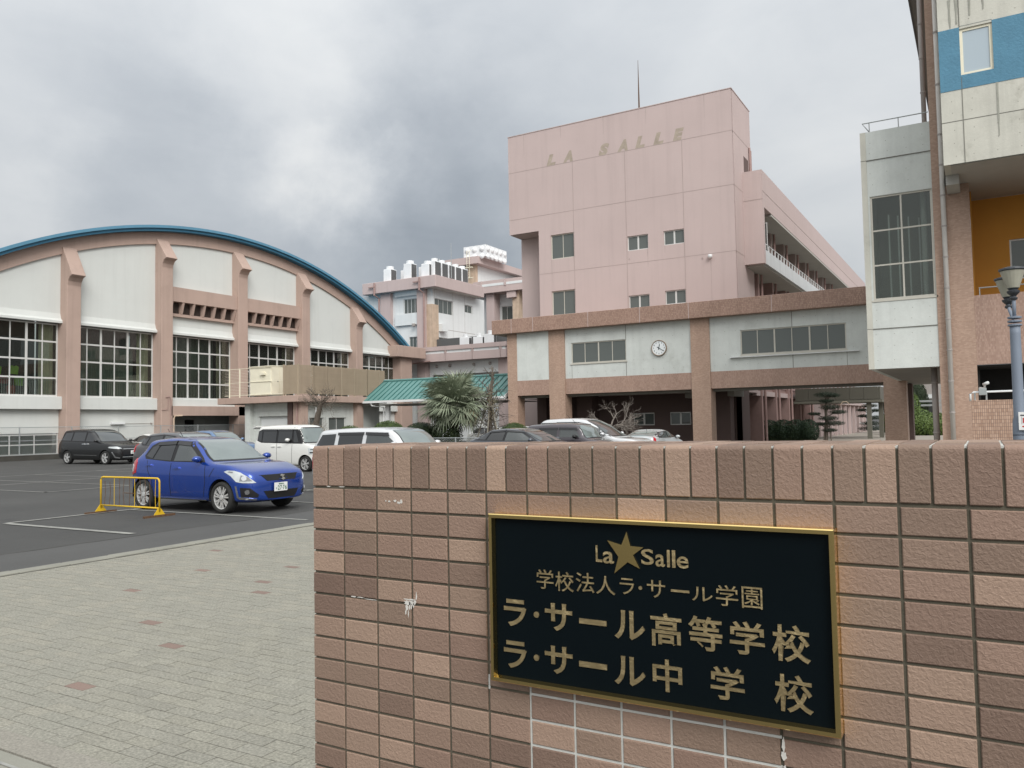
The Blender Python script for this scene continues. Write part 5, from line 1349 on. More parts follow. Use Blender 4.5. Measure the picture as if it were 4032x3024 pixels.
    # extras: (name, kind, poly, material, offset)
    for nm, ang, poly, m_, off in sp.get('extra', []):
        if ang == 'sym': patch(nm, sym(poly), 0, m_, off)
        elif ang == 'rsym': patch(nm, sym(poly), 180, m_, off)
        elif ang == 'both': both(nm, poly, m_, off)
        elif ang == 'corner':      # front corner, seen at 45 degrees, both sides (u measured towards the centre line)
            u0 = math.sin(rad(40)) * (L / 2 - .16) - math.cos(rad(40)) * (W / 2 - .14)
            patch(nm, [(u + u0, z) for u, z in poly], -40, m_, off, grid=.05); patch(nm, [(-u - u0, z) for u, z in poly], 40, m_, off, grid=.05)
        elif ang == 'rcorner':
            u0 = math.sin(rad(40)) * (L / 2 - .16) - math.cos(rad(40)) * (W / 2 - .14)
            patch(nm, [(-u - u0, z) for u, z in poly], -140, m_, off, grid=.05); patch(nm, [(u + u0, z) for u, z in poly], 140, m_, off, grid=.05)
    if 'antenna' in sp:
        s = sp['antenna']; MB().tube([(X(s), 0, interp(sp['top'], s) - .02), (X(s) - .12, 0, interp(sp['top'], s) + .12)], .008, 5).build('antenna', 'trim_black', root, local=True)
    return root, patch, X
def plate(root, x, y, z, txt, top, tilt=0., front=True, w=.33, h=.165, col='plate_green'):
    p = MB().box(x - .006, y - w / 2, z - h / 2, x + .006, y + w / 2, z + h / 2).build('number_plate', 'plate_white', root, local=True)
    def put(s, y0, z0, y1, z1, bold=.02):
        me = glyph_mesh(s, y0, z0, y1, z1, bold=bold, depth=.002); me.materials.append(MATS[col])
        o = bpy.data.objects.new('character', me); COL.objects.link(o); o.parent = p
        o.location = (x + .0065, y, z); o.rotation_euler = (0, 0, PI / 2)
    if txt:
        a = -w / 2 * .80
        put('む' if top else 'し', a, -.045, a + .035, -.01)
        # digits
        xs = [-.075, -.015, .035, .055, .115]
        cw = .052
        pos = [(-.085, txt[0]), (-.028, txt[1]), (.045, txt[3]), (.102, txt[4])]
        for u, c in pos: put(c, u, -.062, u + (.045 if c != '1' else .02), .025)
        p2 = MB().box(x + .0062, y + .022, z - .024, x + .0085, y + .038, z - .014).build('character', col, p, local=True)
        if top: put(top, -.06, .038, .075, .07, .02)
    return p

def hatch(L, W, H, cowl, cz, roof0, roof1, tail, bz, belt, hoodz=.75, nose=.55, wr=.3, axles=(.8, 3.2), tumble=.3, tw=.86, **k):
    """parameters -> side profile; cowl = where the screen starts, roof0/roof1 = roof from/to, tail = foot of the rear window"""
    top = [(0, nose), (.03, nose + .09), (.10, hoodz - .07), (.25, hoodz), (cowl * .55, hoodz + (cz - hoodz) * .62), (cowl - .08, cz - .02), (cowl + .04, cz + .02), ((cowl + roof0) / 2, (cz + H) / 2 + .035), (roof0, H - .045), (roof0 + .35, H - .006), ((roof0 + roof1) / 2 + .1, H), (roof1, H - .04), (tail, bz + .06), (tail + .04, bz - .05), (L - .01, .62), (L, .5)]
    belt_ = [(0, .50), (.10, hoodz - .10), (.3, hoodz - .05), (cowl * .6, hoodz + (belt - hoodz) * .55), (cowl, belt - .03), (L * .55, belt), (tail - .2, belt + .03), (tail, bz - .03), (L, .6)]
    plan = [(0, .66), (.05, .78), (.18, .88), (.42, .965), (.9, 1.), (L - .9, 1.), (L - .4, .965), (L - .12, tw), (L, tw - .1)]
    bot = [(0, .24), (.25, .19), (L - .4, .20), (L, .30)]
    sp = dict(L=L, W=W, H=H, top=top, belt=belt_, plan=plan, bot=bot, wr=wr, axles=axles, tumble=tumble); sp.update(k)
    return sp

# ---- blue hatchback
sp = hatch(3.85, 1.695, 1.475, 1.10, .985, 1.90, 3.22, 3.66, 1.03, .985, hoodz=.85, nose=.62, wr=.305, axles=(.80, 3.23), tumble=.30,
  trim=[(1.30, .975), (1.86, 1.375), (2.3, 1.40), (2.9, 1.375), (3.08, 1.30), (3.24, 1.10), (3.18, 1.035), (2.4, .985)],
  glass=[([(1.44, 1.0), (1.92, 1.335), (2.20, 1.36), (2.23, .995)], 'car_glass'), ([(2.33, 1.00), (2.31, 1.36), (2.74, 1.345), (2.90, 1.03)], 'car_glass_dark'), ([(2.94, 1.045), (2.80, 1.335), (3.02, 1.27), (3.16, 1.09)], 'car_glass_dark')],
  visors=[[(1.88, 1.36), (2.25, 1.385), (2.24, 1.32), (1.84, 1.29)], [(2.29, 1.385), (2.84, 1.365), (2.87, 1.30), (2.29, 1.32)]],
  ws_trim=[(.70, .985), (.55, 1.425)], ws=[(.655, 1.01), (.52, 1.405)],
  rw=[(.52, 1.10), (.45, 1.36)],
  seams=[[(1.27, .93), (1.24, .60), (1.30, .30)], [(2.31, .95), (2.33, .60), (2.30, .30)], [(3.10, 1.0), (3.06, .80), (2.92, .62), (2.85, .32)], [(.95, .93), (1.06, .78), (1.12, .70)]],
  handles=[(2.12, .86), (3.02, .91)], mirror=(1.42, 1.02), antenna=3.0,
  extra=[('grille', 'sym', [(.36, .61), (.46, .715)], 'grille_black', .008), ('lower_grille', 'sym', [(.34, .27), (.45, .42)], 'grille_black', .006), ('bonnet_seam', 'sym', [(.50, .718), (.50, .726)], 'trim_black', .003),
         ('headlight', 'corner', [(-.44, .80), (-.378, .825), (-.25, .818), (-.138, .785), (.02, .69), (.15, .59), (.09, .585), (-.10, .59), (-.218, .61), (-.316, .72)][::-1], 'lamp_clear', .010), ('headlight_bezel', 'corner', [(-.16, .62), (-.13, .735), (.0, .70), (.08, .62)], 'lamp_shade_grey', .013), ('headlight_reflector', 'corner', [(-.115, .65), (-.125, .68), (-.10, .715), (-.06, .72), (-.03, .70), (-.025, .66), (-.05, .635), (-.09, .63)], 'chrome', .017), ('indicator', 'corner', [(-.37, .79), (-.34, .81), (-.27, .80), (-.28, .775)], 'lamp_shade_grey', .014),
         ('fog_lamp_bezel', 'corner', [(-.13, .32), (-.15, .50), (.04, .49), (.20, .36), (.18, .31)], 'trim_black', .006),
         ('chrome_blade', 'corner', [(-.20, .31), (-.24, .53), (-.21, .53), (-.165, .325), (.17, .285), (.15, .26), (-.15, .28)], 'chrome', .014),
         ('fog_lamp', 'corner', [(-.05, .38), (-.06, .43), (-.02, .46), (.02, .45), (.03, .40), (0, .37)], 'chrome', .02),
         ('tail_light', 'rcorner', [(-.18, .74), (-.20, .96), (-.10, 1.04), (.06, 1.02), (.10, .86), (-.04, .70)], 'lamp_red', .012), ('reversing_light', 'rcorner', [(-.06, .76), (-.10, .88), (-.02, .92), (.04, .84)], 'lamp_clear', .018),
         ('side_skirt', 'both', [(1.25, .255), (2.75, .265), (2.75, .245), (1.25, .235)], 'chrome', .012)])
rt_, patch_, X_ = car('parked_car', 'bright blue hatchback parked behind the yellow barrier', -13.78 + .0, 10.66 + .85, 0, sp, 'car_blue')
rt_.scale = (.97, 1, 1); rt_.location.x = -13.815
plate(rt_, X_(-.045), -.07, .485, '27-76', '鹿児島501')
for y0, y1, xa in ((-.55, -.02, 0), (.05, .55, 0)): MB().tube([(X_(1.16), y0, 1.005), (X_(1.20), (y0 + y1) / 2, 1.035), (X_(1.24), y1, 1.05)], .012, 5).build('wiper', 'trim_black', rt_, local=True)
# emblem on the grille: folded S
em = MB()
for q in ([(-.055, .012), (.035, .055), (.06, .035), (-.005, .006), (.03, -.012)], ): pass
S_ = [(-.02, .055), (-.06, .03), (.0, -.01), (-.045, -.035), (.015, -.06), (.06, -.03), (.0, .008), (.05, .035)]
em.prism([(X_(-.02), u, .668 + w) for u, w in S_], (0, 0, 0), (.012, 0, 0)).build('emblem', 'chrome', rt_, local=True)

# ---- black minivan
sp = hatch(4.80, 1.82, 1.745, 1.20, 1.08, 2.25, 4.30, 4.62, 1.15, 1.10, hoodz=.93, nose=.55, wr=.33, axles=(.93, 3.88), tumble=.22, tw=.9,
  trim=[(1.05, 1.03), (1.9, 1.56), (2.5, 1.63), (4.2, 1.60), (4.5, 1.16), (2.6, 1.09)],
  glass=[([(1.42, 1.12), (1.98, 1.52), (2.35, 1.56), (2.42, 1.13)], 'car_glass_dark'), ([(2.52, 1.14), (2.48, 1.57), (3.42, 1.58), (3.5, 1.16)], 'car_glass_dark'), ([(3.6, 1.17), (3.52, 1.58), (4.12, 1.55), (4.36, 1.19)], 'car_glass_dark')],
  ws_trim=[(.78, 1.09), (.62, 1.66)], ws=[(.74, 1.12), (.58, 1.63)], ws_m='car_glass', rw=[(.6, 1.2), (.5, 1.6)],
  handles=[(2.28, 1.0), (2.55, 1.0)], handle_m='chrome', mirror=(1.5, 1.13), spokes=5,
  extra=[('grille', 'sym', [(.50, .46), (.56, .66), (.40, .72)], 'grille_black', .006), ('lower_grille', 'sym', [(.40, .26), (.55, .36)], 'grille_black', .006), ('chrome_bar', 'sym', [(.56, .34), (.56, .37)], 'galvanised', .012), ('chrome_bar', 'sym', [(.50, .735), (.50, .755)], 'chrome', .012),
         ('headlight', 'corner', [(-.42, .80), (-.38, .86), (.0, .86), (.22, .77), (.10, .755), (-.1, .76)][::-1], 'lamp_clear', .01),
         ('chrome_blade', 'corner', [(-.10, .32), (-.26, .60), (-.22, .62), (-.07, .38), (.14, .33), (.12, .29)], 'chrome', .012),
         ('side_strip', 'both', [(1.5, .43), (3.3, .455), (3.3, .475), (1.5, .45)], 'chrome', .012)])
r2_, p2_, X2 = car('parked_car', 'black minivan with chrome strips parked by the chain-link fence', -36.1 - 2.35, 24.0 + .95, rad(2), sp, 'car_black')
plate(r2_, X2(-.03), 0, .58, '10-20', None)
# ---- white kei box car
sp = hatch(3.395, 1.475, 1.745, .60, 1.03, 1.0, 3.18, 3.30, 1.18, 1.06, hoodz=.93, nose=.62, wr=.285, axles=(.62, 3.02), tumble=.14, tw=.93,
  trim=[(.62, 1.02), (.98, 1.56), (2.9, 1.58), (3.12, 1.50), (3.16, 1.15), (2.9, 1.07)], trim_m='trim_black',
  glass=[([(.95, 1.08), (1.14, 1.50), (1.22, 1.50), (1.20, 1.08)], 'car_glass_dark'), ([(1.32, 1.09), (1.30, 1.52), (2.0, 1.53), (2.02, 1.09)], 'car_glass_dark'), ([(2.12, 1.09), (2.1, 1.53), (2.82, 1.53), (2.84, 1.10)], 'car_glass_dark'), ([(2.90, 1.12), (2.9, 1.52), (3.08, 1.47), (3.1, 1.16)], 'car_glass_dark')],
  visors=[[(1.28, 1.545), (2.02, 1.555), (2.02, 1.50), (1.28, 1.49)], [(2.1, 1.555), (2.84, 1.55), (2.84, 1.495), (2.1, 1.50)]],
  ws_trim=[(.66, 1.04), (.60, 1.63)], ws=[(.63, 1.07), (.57, 1.59)], ws_m='car_glass_light', rw=[(.55, 1.15), (.5, 1.58)],
  seams=[[(1.26, 1.05), (1.28, .32)], [(2.06, 1.05), (2.04, .32)]], handles=[(1.90, .93), (2.22, .93)], mirror=(1.42, 1.15), spokes=6,
  extra=[('grille', 'sym', [(.40, .62), (.42, .84)], 'chrome', .012), ('lower_grille', 'sym', [(.50, .28), (.55, .44)], 'grille_black', .006),
         ('headlight', 'corner', [(-.26, .64), (-.28, .86), (.12, .86), (.13, .66)][::-1], 'lamp_clear', .012), ('headlight_trim', 'corner', [(-.22, .67), (-.23, .72), (.1, .73), (.1, .69)], 'trim_black', .016), ('headlight_trim', 'corner', [(-.20, .79), (-.21, .82), (.1, .82), (.1, .79)], 'trim_black', .016),
         ('fog_lamp', 'corner', [(-.14, .40), (-.14, .52), (.02, .52), (.02, .40)], 'trim_black', .012), ('fog_lamp', 'corner', [(-.09, .43), (-.09, .49), (-.03, .49), (-.03, .43)], 'chrome', .018)])
r3_, _, X3 = car('parked_car', 'white boxy small van parked just left of the gate wall edge', -22.72, 21.95 + .74, 0, sp, 'car_white')
MB().prism([(X3(3.30), -.6, 1.66), (X3(3.30), .6, 1.66), (X3(3.52), .55, 1.60), (X3(3.52), -.55, 1.60)], (0, 0, 0), (0, 0, .05)).build('roof_spoiler', 'car_white', r3_, local=True)
# ---- silver-white boxy estate behind the wall
sp = hatch(4.2, 1.69, 1.60, 1.02, 1.10, 1.62, 3.95, 4.15, 1.15, 1.10, hoodz=.93, nose=.6, wr=.30, axles=(.8, 3.4), tumble=.20, tw=.92,
  trim=[(1.12, 1.12), (1.62, 1.46), (3.7, 1.47), (3.98, 1.40), (4.06, 1.12), (2.6, 1.10)], trim_m='car_pearl',
  glass=[([(1.32, 1.14), (1.70, 1.42), (2.30, 1.44), (2.32, 1.13)], 'car_glass'), ([(2.44, 1.13), (2.42, 1.45), (3.20, 1.45), (3.22, 1.13)], 'car_glass_dark'), ([(3.34, 1.13), (3.32, 1.44), (3.80, 1.42), (3.98, 1.15)], 'car_glass_dark')],
  visors=[[(1.66, 1.455), (2.34, 1.475), (2.33, 1.41), (1.60, 1.375)], [(2.40, 1.475), (3.24, 1.47), (3.24, 1.41), (2.40, 1.41)]],
  ws_trim=[(.68, 1.12), (.60, 1.545)], ws=[(.66, 1.14), (.58, 1.52)], ws_m='car_glass_light', rw=[(.6, 1.15), (.55, 1.5)], mirror=(1.35, 1.16),
  extra=[('tail_light', 'rcorner', [(-.10, .55), (-.12, 1.0), (.02, 1.0), (.02, .55)], 'lamp_red', .01)])
car('parked_car', 'silver-white boxy estate directly behind the left end of the gate wall', -13.02, 15.45 + .85, 0, sp, 'car_pearl')
# ---- dark slate crossover
sp = hatch(4.3, 1.78, 1.485, 1.15, 1.0, 2.15, 3.25, 4.02, 1.10, 1.04, hoodz=.86, nose=.6, wr=.33, axles=(.88, 3.5), tumble=.33,
  trim=[(1.45, 1.06), (2.05, 1.38), (2.6, 1.43), (3.2, 1.39), (3.75, 1.20), (3.82, 1.10)],
  glass=[([(1.62, 1.08), (2.12, 1.355), (2.55, 1.395), (2.62, 1.08)], 'car_glass'), ([(2.70, 1.09), (2.64, 1.395), (3.14, 1.36), (3.30, 1.10)], 'car_glass_dark'), ([(3.36, 1.11), (3.22, 1.34), (3.55, 1.22), (3.64, 1.13)], 'car_glass_dark')],
  visors=[[(2.04, 1.375), (2.6, 1.42), (2.6, 1.37), (1.96, 1.32)], [(2.64, 1.42), (3.2, 1.385), (3.25, 1.33), (2.64, 1.37)]],
  ws_trim=[(.72, 1.03), (.58, 1.42)], ws=[(.70, 1.06), (.56, 1.40)], ws_m='car_glass', rw=[(.6, 1.12), (.5, 1.35)], mirror=(1.62, 1.08), antenna=3.1)
car('parked_car', 'dark slate crossover with a low sloping roof behind the gate wall', -12.85, 22.3 + .9, 0, sp, 'car_slate')
# ---- dark plum kei wagon
sp = hatch(3.395, 1.475, 1.61, .72, 1.05, 1.12, 3.15, 3.30, 1.15, 1.10, hoodz=.93, nose=.6, wr=.28, axles=(.6, 2.98), tumble=.16, tw=.93,
  trim=[(.82, 1.08), (1.10, 1.44), (2.95, 1.46), (3.14, 1.40), (3.18, 1.12)], trim_m='car_plum',
  glass=[([(1.02, 1.12), (1.22, 1.40), (1.80, 1.42), (1.82, 1.11)], 'car_glass'), ([(1.94, 1.11), (1.92, 1.42), (2.60, 1.42), (2.62, 1.11)], 'car_glass_dark'), ([(2.72, 1.12), (2.70, 1.42), (2.98, 1.38), (3.04, 1.14)], 'car_glass_dark')],
  visors=[[(1.15, 1.44), (1.84, 1.455), (1.84, 1.38), (1.10, 1.36)], [(1.90, 1.455), (2.64, 1.45), (2.64, 1.38), (1.90, 1.38)]],
  ws_trim=[(.64, 1.07), (.58, 1.55)], ws=[(.62, 1.09), (.56, 1.53)], ws_m='car_glass_light', rw=[(.5, 1.15), (.5, 1.5)], mirror=(1.18, 1.12), mirror_m='trim_black', antenna=1.5)
car('parked_car', 'dark plum box-shaped small wagon in front of the white minivan', -12.85, 25.5 + .74, 0, sp, 'car_plum')
# ---- white minivan
sp = hatch(4.85, 1.80, 1.80, 1.20, 1.05, 2.45, 4.3, 4.66, 1.2, 1.16, hoodz=.93, nose=.6, wr=.32, axles=(.95, 3.8), tumble=.24, tw=.9,
  trim=[(1.25, 1.10), (2.25, 1.56), (2.8, 1.64), (4.3, 1.62), (4.5, 1.22), (2.6, 1.14)], trim_m='trim_black',
  glass=[([(1.30, 1.13), (1.62, 1.30), (1.70, 1.13)], 'car_glass'), ([(1.80, 1.14), (1.78, 1.36), (2.35, 1.57), (2.66, 1.60), (2.70, 1.16)], 'car_glass'), ([(2.8, 1.17), (2.78, 1.60), (3.6, 1.60), (3.62, 1.18)], 'car_glass_dark')],
  visors=[[(2.2, 1.55), (2.72, 1.64), (2.72, 1.58), (2.1, 1.47)], [(2.78, 1.64), (3.62, 1.64), (3.62, 1.58), (2.78, 1.58)]],
  ws_trim=[(.78, 1.08), (.62, 1.72)], ws=[(.75, 1.11), (.59, 1.70)], ws_m='car_glass', rw=[(.6, 1.2), (.5, 1.6)], mirror=(1.62, 1.16), antenna=3.4,
  extra=[('headlight', 'corner', [(-.4, .78), (-.36, .86), (.1, .86), (.22, .76)][::-1], 'lamp_clear', .01)])
r7_, _, X7 = car('parked_car', 'white minivan with a long sloping screen behind the dark plum wagon', -13.15, 27.9 + .9, 0, sp, 'car_pearl')
# ---- silver hatchback seen from behind
sp = hatch(4.0, 1.69, 1.36, 1.05, .93, 1.95, 2.7, 3.92, 1.02, .96, hoodz=.72, nose=.5, wr=.30, axles=(.8, 3.35), tumble=.36,
  trim=[(1.35, .98), (1.9, 1.24), (2.5, 1.28), (3.1, 1.22), (3.5, 1.08), (3.4, 1.0)], trim_m='trim_black',
  glass=[([(1.5, 1.0), (1.98, 1.22), (2.34, 1.25), (2.4, 1.0)], 'car_glass'), ([(2.5, 1.0), (2.44, 1.25), (2.98, 1.20), (3.1, 1.02)], 'car_glass'), ([(3.16, 1.03), (3.06, 1.18), (3.36, 1.08)], 'car_glass_dark')],
  ws_trim=[(.70, .96), (.56, 1.30)], ws=[(.68, .98), (.54, 1.28)], rw=[(.60, 1.0), (.52, 1.26)], rw_m='car_glass_light', mirror=(1.5, 1.0), antenna=2.75,
  extra=[('tail_light', 'rcorner', [(-.12, .62), (-.10, .98), (.0, 1.06), (.08, .66)], 'lamp_red', .012)])
r8_ = car('parked_car', 'silver hatchback seen from behind at the right end of the parked cars', -12.0, 30.3 + 2, rad(90), sp, 'car_silver')[0]; r8_.scale = (1, 1, .955)
# ---- dark grey compact SUV behind the blue hatchback
sp = hatch(4.15, 1.76, 1.56, 1.10, 1.02, 1.95, 3.3, 3.92, 1.12, 1.05, hoodz=.90, nose=.6, wr=.34, axles=(.85, 3.4), tumble=.34,
  trim=[(1.35, 1.05), (1.95, 1.42), (2.5, 1.47), (3.3, 1.42), (3.6, 1.28), (3.5, 1.13)],
  glass=[([(1.5, 1.08), (2.0, 1.39), (2.4, 1.43), (2.44, 1.08)], 'car_glass'), ([(2.54, 1.09), (2.5, 1.43), (3.1, 1.40), (3.22, 1.12)], 'car_glass_dark'), ([(3.28, 1.14), (3.18, 1.38), (3.42, 1.30), (3.48, 1.20)], 'car_glass_dark')],
  ws_trim=[(.72, 1.04), (.58, 1.49)], ws=[(.70, 1.07), (.56, 1.47)], rw=[(.6, 1.14), (.5, 1.42)], mirror=(1.5, 1.1), handles=[(3.05, .98)], handle_m='chrome', antenna=3.1,
  extra=[('tail_light', 'rcorner', [(-.14, .90), (-.18, 1.05), (-.04, 1.16), (.04, 1.10), (.02, .92)], 'lamp_red', .02)])
car('parked_car', 'dark grey compact SUV half hidden behind the blue hatchback', -22.75 - 4.1 + 2.07 + 2.0, 17.0 + .9, 0, sp, 'car_grey')
# ---- steel-blue estate, only roof and screen in view
sp2 = dict(sp); sp2.update(top=[(s, z + (.02 if z > 1.3 else 0)) for s, z in sp['top']])
car('parked_car', 'steel-blue estate whose roof shows above the dark grey SUV', -32.6, 27.3, rad(0), sp2, 'car_steel_blue')
# ---- white coupe-like compact by the black minivan
sp = hatch(4.2, 1.8, 1.47, 1.25, .95, 2.1, 2.8, 4.0, 1.0, .98, hoodz=.82, nose=.55, wr=.33, axles=(.85, 3.4), tumble=.36,
  trim=[(1.5, 1.0), (2.1, 1.34), (2.6, 1.38), (3.3, 1.25), (3.6, 1.08)],
  glass=[([(1.62, 1.02), (2.15, 1.31), (2.6, 1.35), (2.85, 1.31), (2.9, 1.03)], 'car_glass'), ([(2.98, 1.04), (2.94, 1.29), (3.3, 1.2), (3.45, 1.08)], 'car_glass_dark')],
  ws_trim=[(.72, .98), (.58, 1.40)], ws=[(.70, 1.0), (.56, 1.38)], rw=[(.6, 1.0), (.5, 1.3)], mirror=(1.65, 1.04), handles=[(2.75, .88)])
car('parked_car', 'white compact car peeping out behind the nose of the black minivan', -36.9, 27.2, rad(0), sp, 'car_white')
# ---- red car, a sliver between the white van and the estate
sp = hatch(4.1, 1.7, 1.52, 1.05, 1.0, 1.9, 3.3, 3.9, 1.1, 1.05, hoodz=.88, nose=.6, wr=.3, axles=(.85, 3.4), tumble=.3,
  trim=[(1.35, 1.05), (1.95, 1.40), (2.5, 1.44), (3.3, 1.40), (3.6, 1.25), (3.5, 1.1)],
  glass=[([(1.5, 1.08), (2.0, 1.37), (2.4, 1.40), (2.44, 1.08)], 'car_glass'), ([(2.54, 1.09), (2.5, 1.40), (3.1, 1.38), (3.22, 1.1)], 'car_glass_dark')],
  ws_trim=[(.70, 1.04), (.56, 1.46)], ws=[(.68, 1.07), (.54, 1.44)])
car('parked_car', 'red car glimpsed between the white boxy van and the silver-white estate', -23.9, 27.1, 0, sp, 'car_red')
# ---- pale low car behind the planting
car('parked_car', 'white car roof behind the bare staked tree', -24.8, 41.2, 0, dict(sp, H=1.5), 'car_white')

# ------------------------------------------------------------------ yellow steel barrier
mat('yellow_paint', (.62, .40, .02), .4, .08, 6., 0, .2, 60, dirt=.25, dirtcol=(.16, .09, .03))
ba = empty('crowd_barrier', (-14.36, 9.93, 0), 'yellow tubular steel barrier on two feet beside the blue hatchback', 'barrier')
xa, xb, yb_ = -15.22, -13.42, 9.86
zt_, zb_, rr_ = .715, .16, .075
pts = [(xa, yb_, .10), (xa, yb_, zt_ - rr_)] + [(xa + rr_ - rr_ * math.cos(t), yb_, zt_ - rr_ + rr_ * math.sin(t)) for t in (.4, .8, 1.2)] + [(xa + rr_, yb_, zt_), (xb - rr_, yb_, zt_)] + [(xb - rr_ + rr_ * math.sin(t), yb_, zt_ - rr_ + rr_ * math.cos(t)) for t in (.4, .8, 1.2)] + [(xb, yb_, zt_ - rr_), (xb, yb_, .10)]
MB().tube(pts, .0175, 10).build('frame', 'yellow_paint', ba, smooth=True)
MB().tube([(xa, yb_, zb_), (xb, yb_, zb_)], .0155, 10).build('rail', 'yellow_paint', ba, smooth=True)
for k in range(11):
    x = xa + .115 + k * (xb - xa - .23) / 10; bend = random.uniform(-.02, .02)
    z1 = zt_ if k not in (0, 1) else .64 - .02 * k
    MB().tube([(x, yb_, zb_), (x + bend * .6, yb_ + bend, .42), (x + (bend if z1 < .7 else 0), yb_, z1)], .0055, 6).build('bar', 'rust' if k % 4 != 2 else 'yellow_paint', ba)
MB().tube([(xa + .76, yb_ - .01, .42), (xa + 1.06, yb_ - .01, .415)], .008, 6).build('latch', 'rust', ba)
for x in (xa, xb):
    MB().box(x - .022, yb_ - .33, .0, x + .022, yb_ + .33, .04).build('foot', 'rust', ba)
    MB().prism([(x, yb_ - .12, .04), (x, yb_ + .12, .04), (x, yb_ + .02, .17), (x, yb_ - .02, .17)], (-.004, 0, 0), (.004, 0, 0)).build('gusset', 'yellow_paint', ba)
# ------------------------------------------------------------------ chain-link fences
mat('mesh_wire', (.34, .36, .36), .5, .05, 3., metal=.4)
def chain_fence(name, label, p0, p1, h, posts, zb=.0, pitch=.10, wire=.004, seed=0):
    p0, p1 = Vector(p0), Vector(p1); L = (p1 - p0).length; d = (p1 - p0) / L
    e = empty(name, (p0.x, p0.y, 0), label, 'fence')
    for t in posts: q = p0 + d * t; MB().tube([(q.x, q.y, 0), (q.x, q.y, h + zb + .03)], .035, 8).build('post', 'galvanised', e)
    for z in (zb + .04, zb + h * .52, zb + h): MB().tube([(p0.x, p0.y, z), (p1.x, p1.y, z)], .021, 6).build('rail', 'galvanised', e)
    mb = MB(); n = int(L / pitch)
    for s_ in (1, -1):
        k = -int(h / pitch)
        while k <= n:
            # diagonal wire from bottom to top clipped to the panel
            t0, z0 = k * pitch, 0.; t1, z1 = k * pitch + h, h
            if t0 < 0: z0 = -t0; t0 = 0
            if t1 > L: z1 = h - (t1 - L); t1 = L
            if t1 > t0:
                a = p0 + d * (t0 if s_ > 0 else L - t0); b = p0 + d * (t1 if s_ > 0 else L - t1)
                mb.tube([(a.x, a.y, zb + z0), (b.x, b.y, zb + z1)], wire, 3, cap=False)
            k += 1
    mb.build('wire_mesh', 'mesh_wire', e)
    return e
box('low_kerb_wall', 'kerb_dark', None, -48.35, 18, 0, -48.0, 47, .30, kind='structure')
chain_fence('chain_link_fence', 'tall galvanised chain-link fence along the foot of the sports hall', (-48.2, 19.0), (-48.2, 45.5), 1.62, [1.0, 4.2, 7.2, 10.3, 13.4, 16.5, 19.5, 22.6, 26.3], .30, .13, .005)
chain_fence('chain_link_fence', 'low chain-link fence in front of the clipped bushes and palm', (-27.5, 33), (-15.5, 33), .98, [0, 2.52, 5.05, 7.6, 10.1, 12], 0, .10, .006)
chain_fence('chain_link_fence', 'short chain-link fence right of the sports hall porch', (-29.4, 28.6), (-26.6, 28.6), 1.0, [0, 1.4, 2.8], 0, .10, .006)
# shelf unit standing in the porch
shf = empty('shelf_unit', (-47.5, 46, 0), 'pale open shelf unit standing in the porch beside the sports hall', 'shelf')
for z in (.05, .55, 1.0, 1.45, 1.85): box('shelf', 'concrete', shf, -48.6, 46.1, z, -46.9, 46.5, z + .03)
for x in (-48.62, -47.6, -46.9): box('side_panel', 'concrete', shf, x, 46.1, 0, x + .03, 46.5, 1.88)
box('planting_bed', 'earth', None, -44, 33.1, -.05, -11.5, 46, .03, kind='structure')

# ------------------------------------------------------------------ planting
def leafmat(name, c1, c2, rough=.55):
    mt = bpy.data.materials.new(name); mt.use_nodes = True
    n, l = mt.node_tree.nodes, mt.node_tree.links; b = n['Principled BSDF']
    g = N(n, 'ShaderNodeNewGeometry'); t = N(n, 'ShaderNodeTexNoise', Scale=2.5, Detail=4); l.new(g.outputs['Position'], t.inputs['Vector'])
    f = M(n, l, 'ADD', M(n, l, 'MULTIPLY', g.outputs['Random Per Island'], .6), M(n, l, 'MULTIPLY', M(n, l, 'SUBTRACT', t.outputs['Fac'], .3), .9), clamp=True)
    mx = N(n, 'ShaderNodeMix', data_type='RGBA'); l.new(f, mx.inputs[0]); mx.inputs[6].default_value = (*c1, 1); mx.inputs[7].default_value = (*c2, 1); l.new(mx.outputs[2], b.inputs['Base Color'])
    b.inputs['Roughness'].default_value = rough; b.inputs['Specular IOR Level'].default_value = .3
    MATS[name] = mt
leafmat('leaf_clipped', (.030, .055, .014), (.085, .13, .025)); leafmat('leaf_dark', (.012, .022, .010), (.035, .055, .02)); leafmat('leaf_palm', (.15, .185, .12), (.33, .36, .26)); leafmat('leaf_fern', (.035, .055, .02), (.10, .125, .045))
leafmat('leaf_pine', (.012, .024, .014), (.035, .05, .03)); leafmat('leaf_hedge', (.010, .024, .014), (.030, .055, .024)); leafmat('leaf_bright', (.05, .09, .02), (.13, .18, .05)); leafmat('leaf_dry', (.10, .08, .045), (.26, .21, .13))
mat('bark', (.12, .10, .08), .9, .2, 8., 0, .6, 30); mat('bark_pale', (.19, .165, .145), .9, .2, 8., 0, .5, 30); mat('stake_wood', (.24, .22, .18), .85, .15, 6.); mat('twig_dry', (.10, .085, .075), .9, .2, 6.)
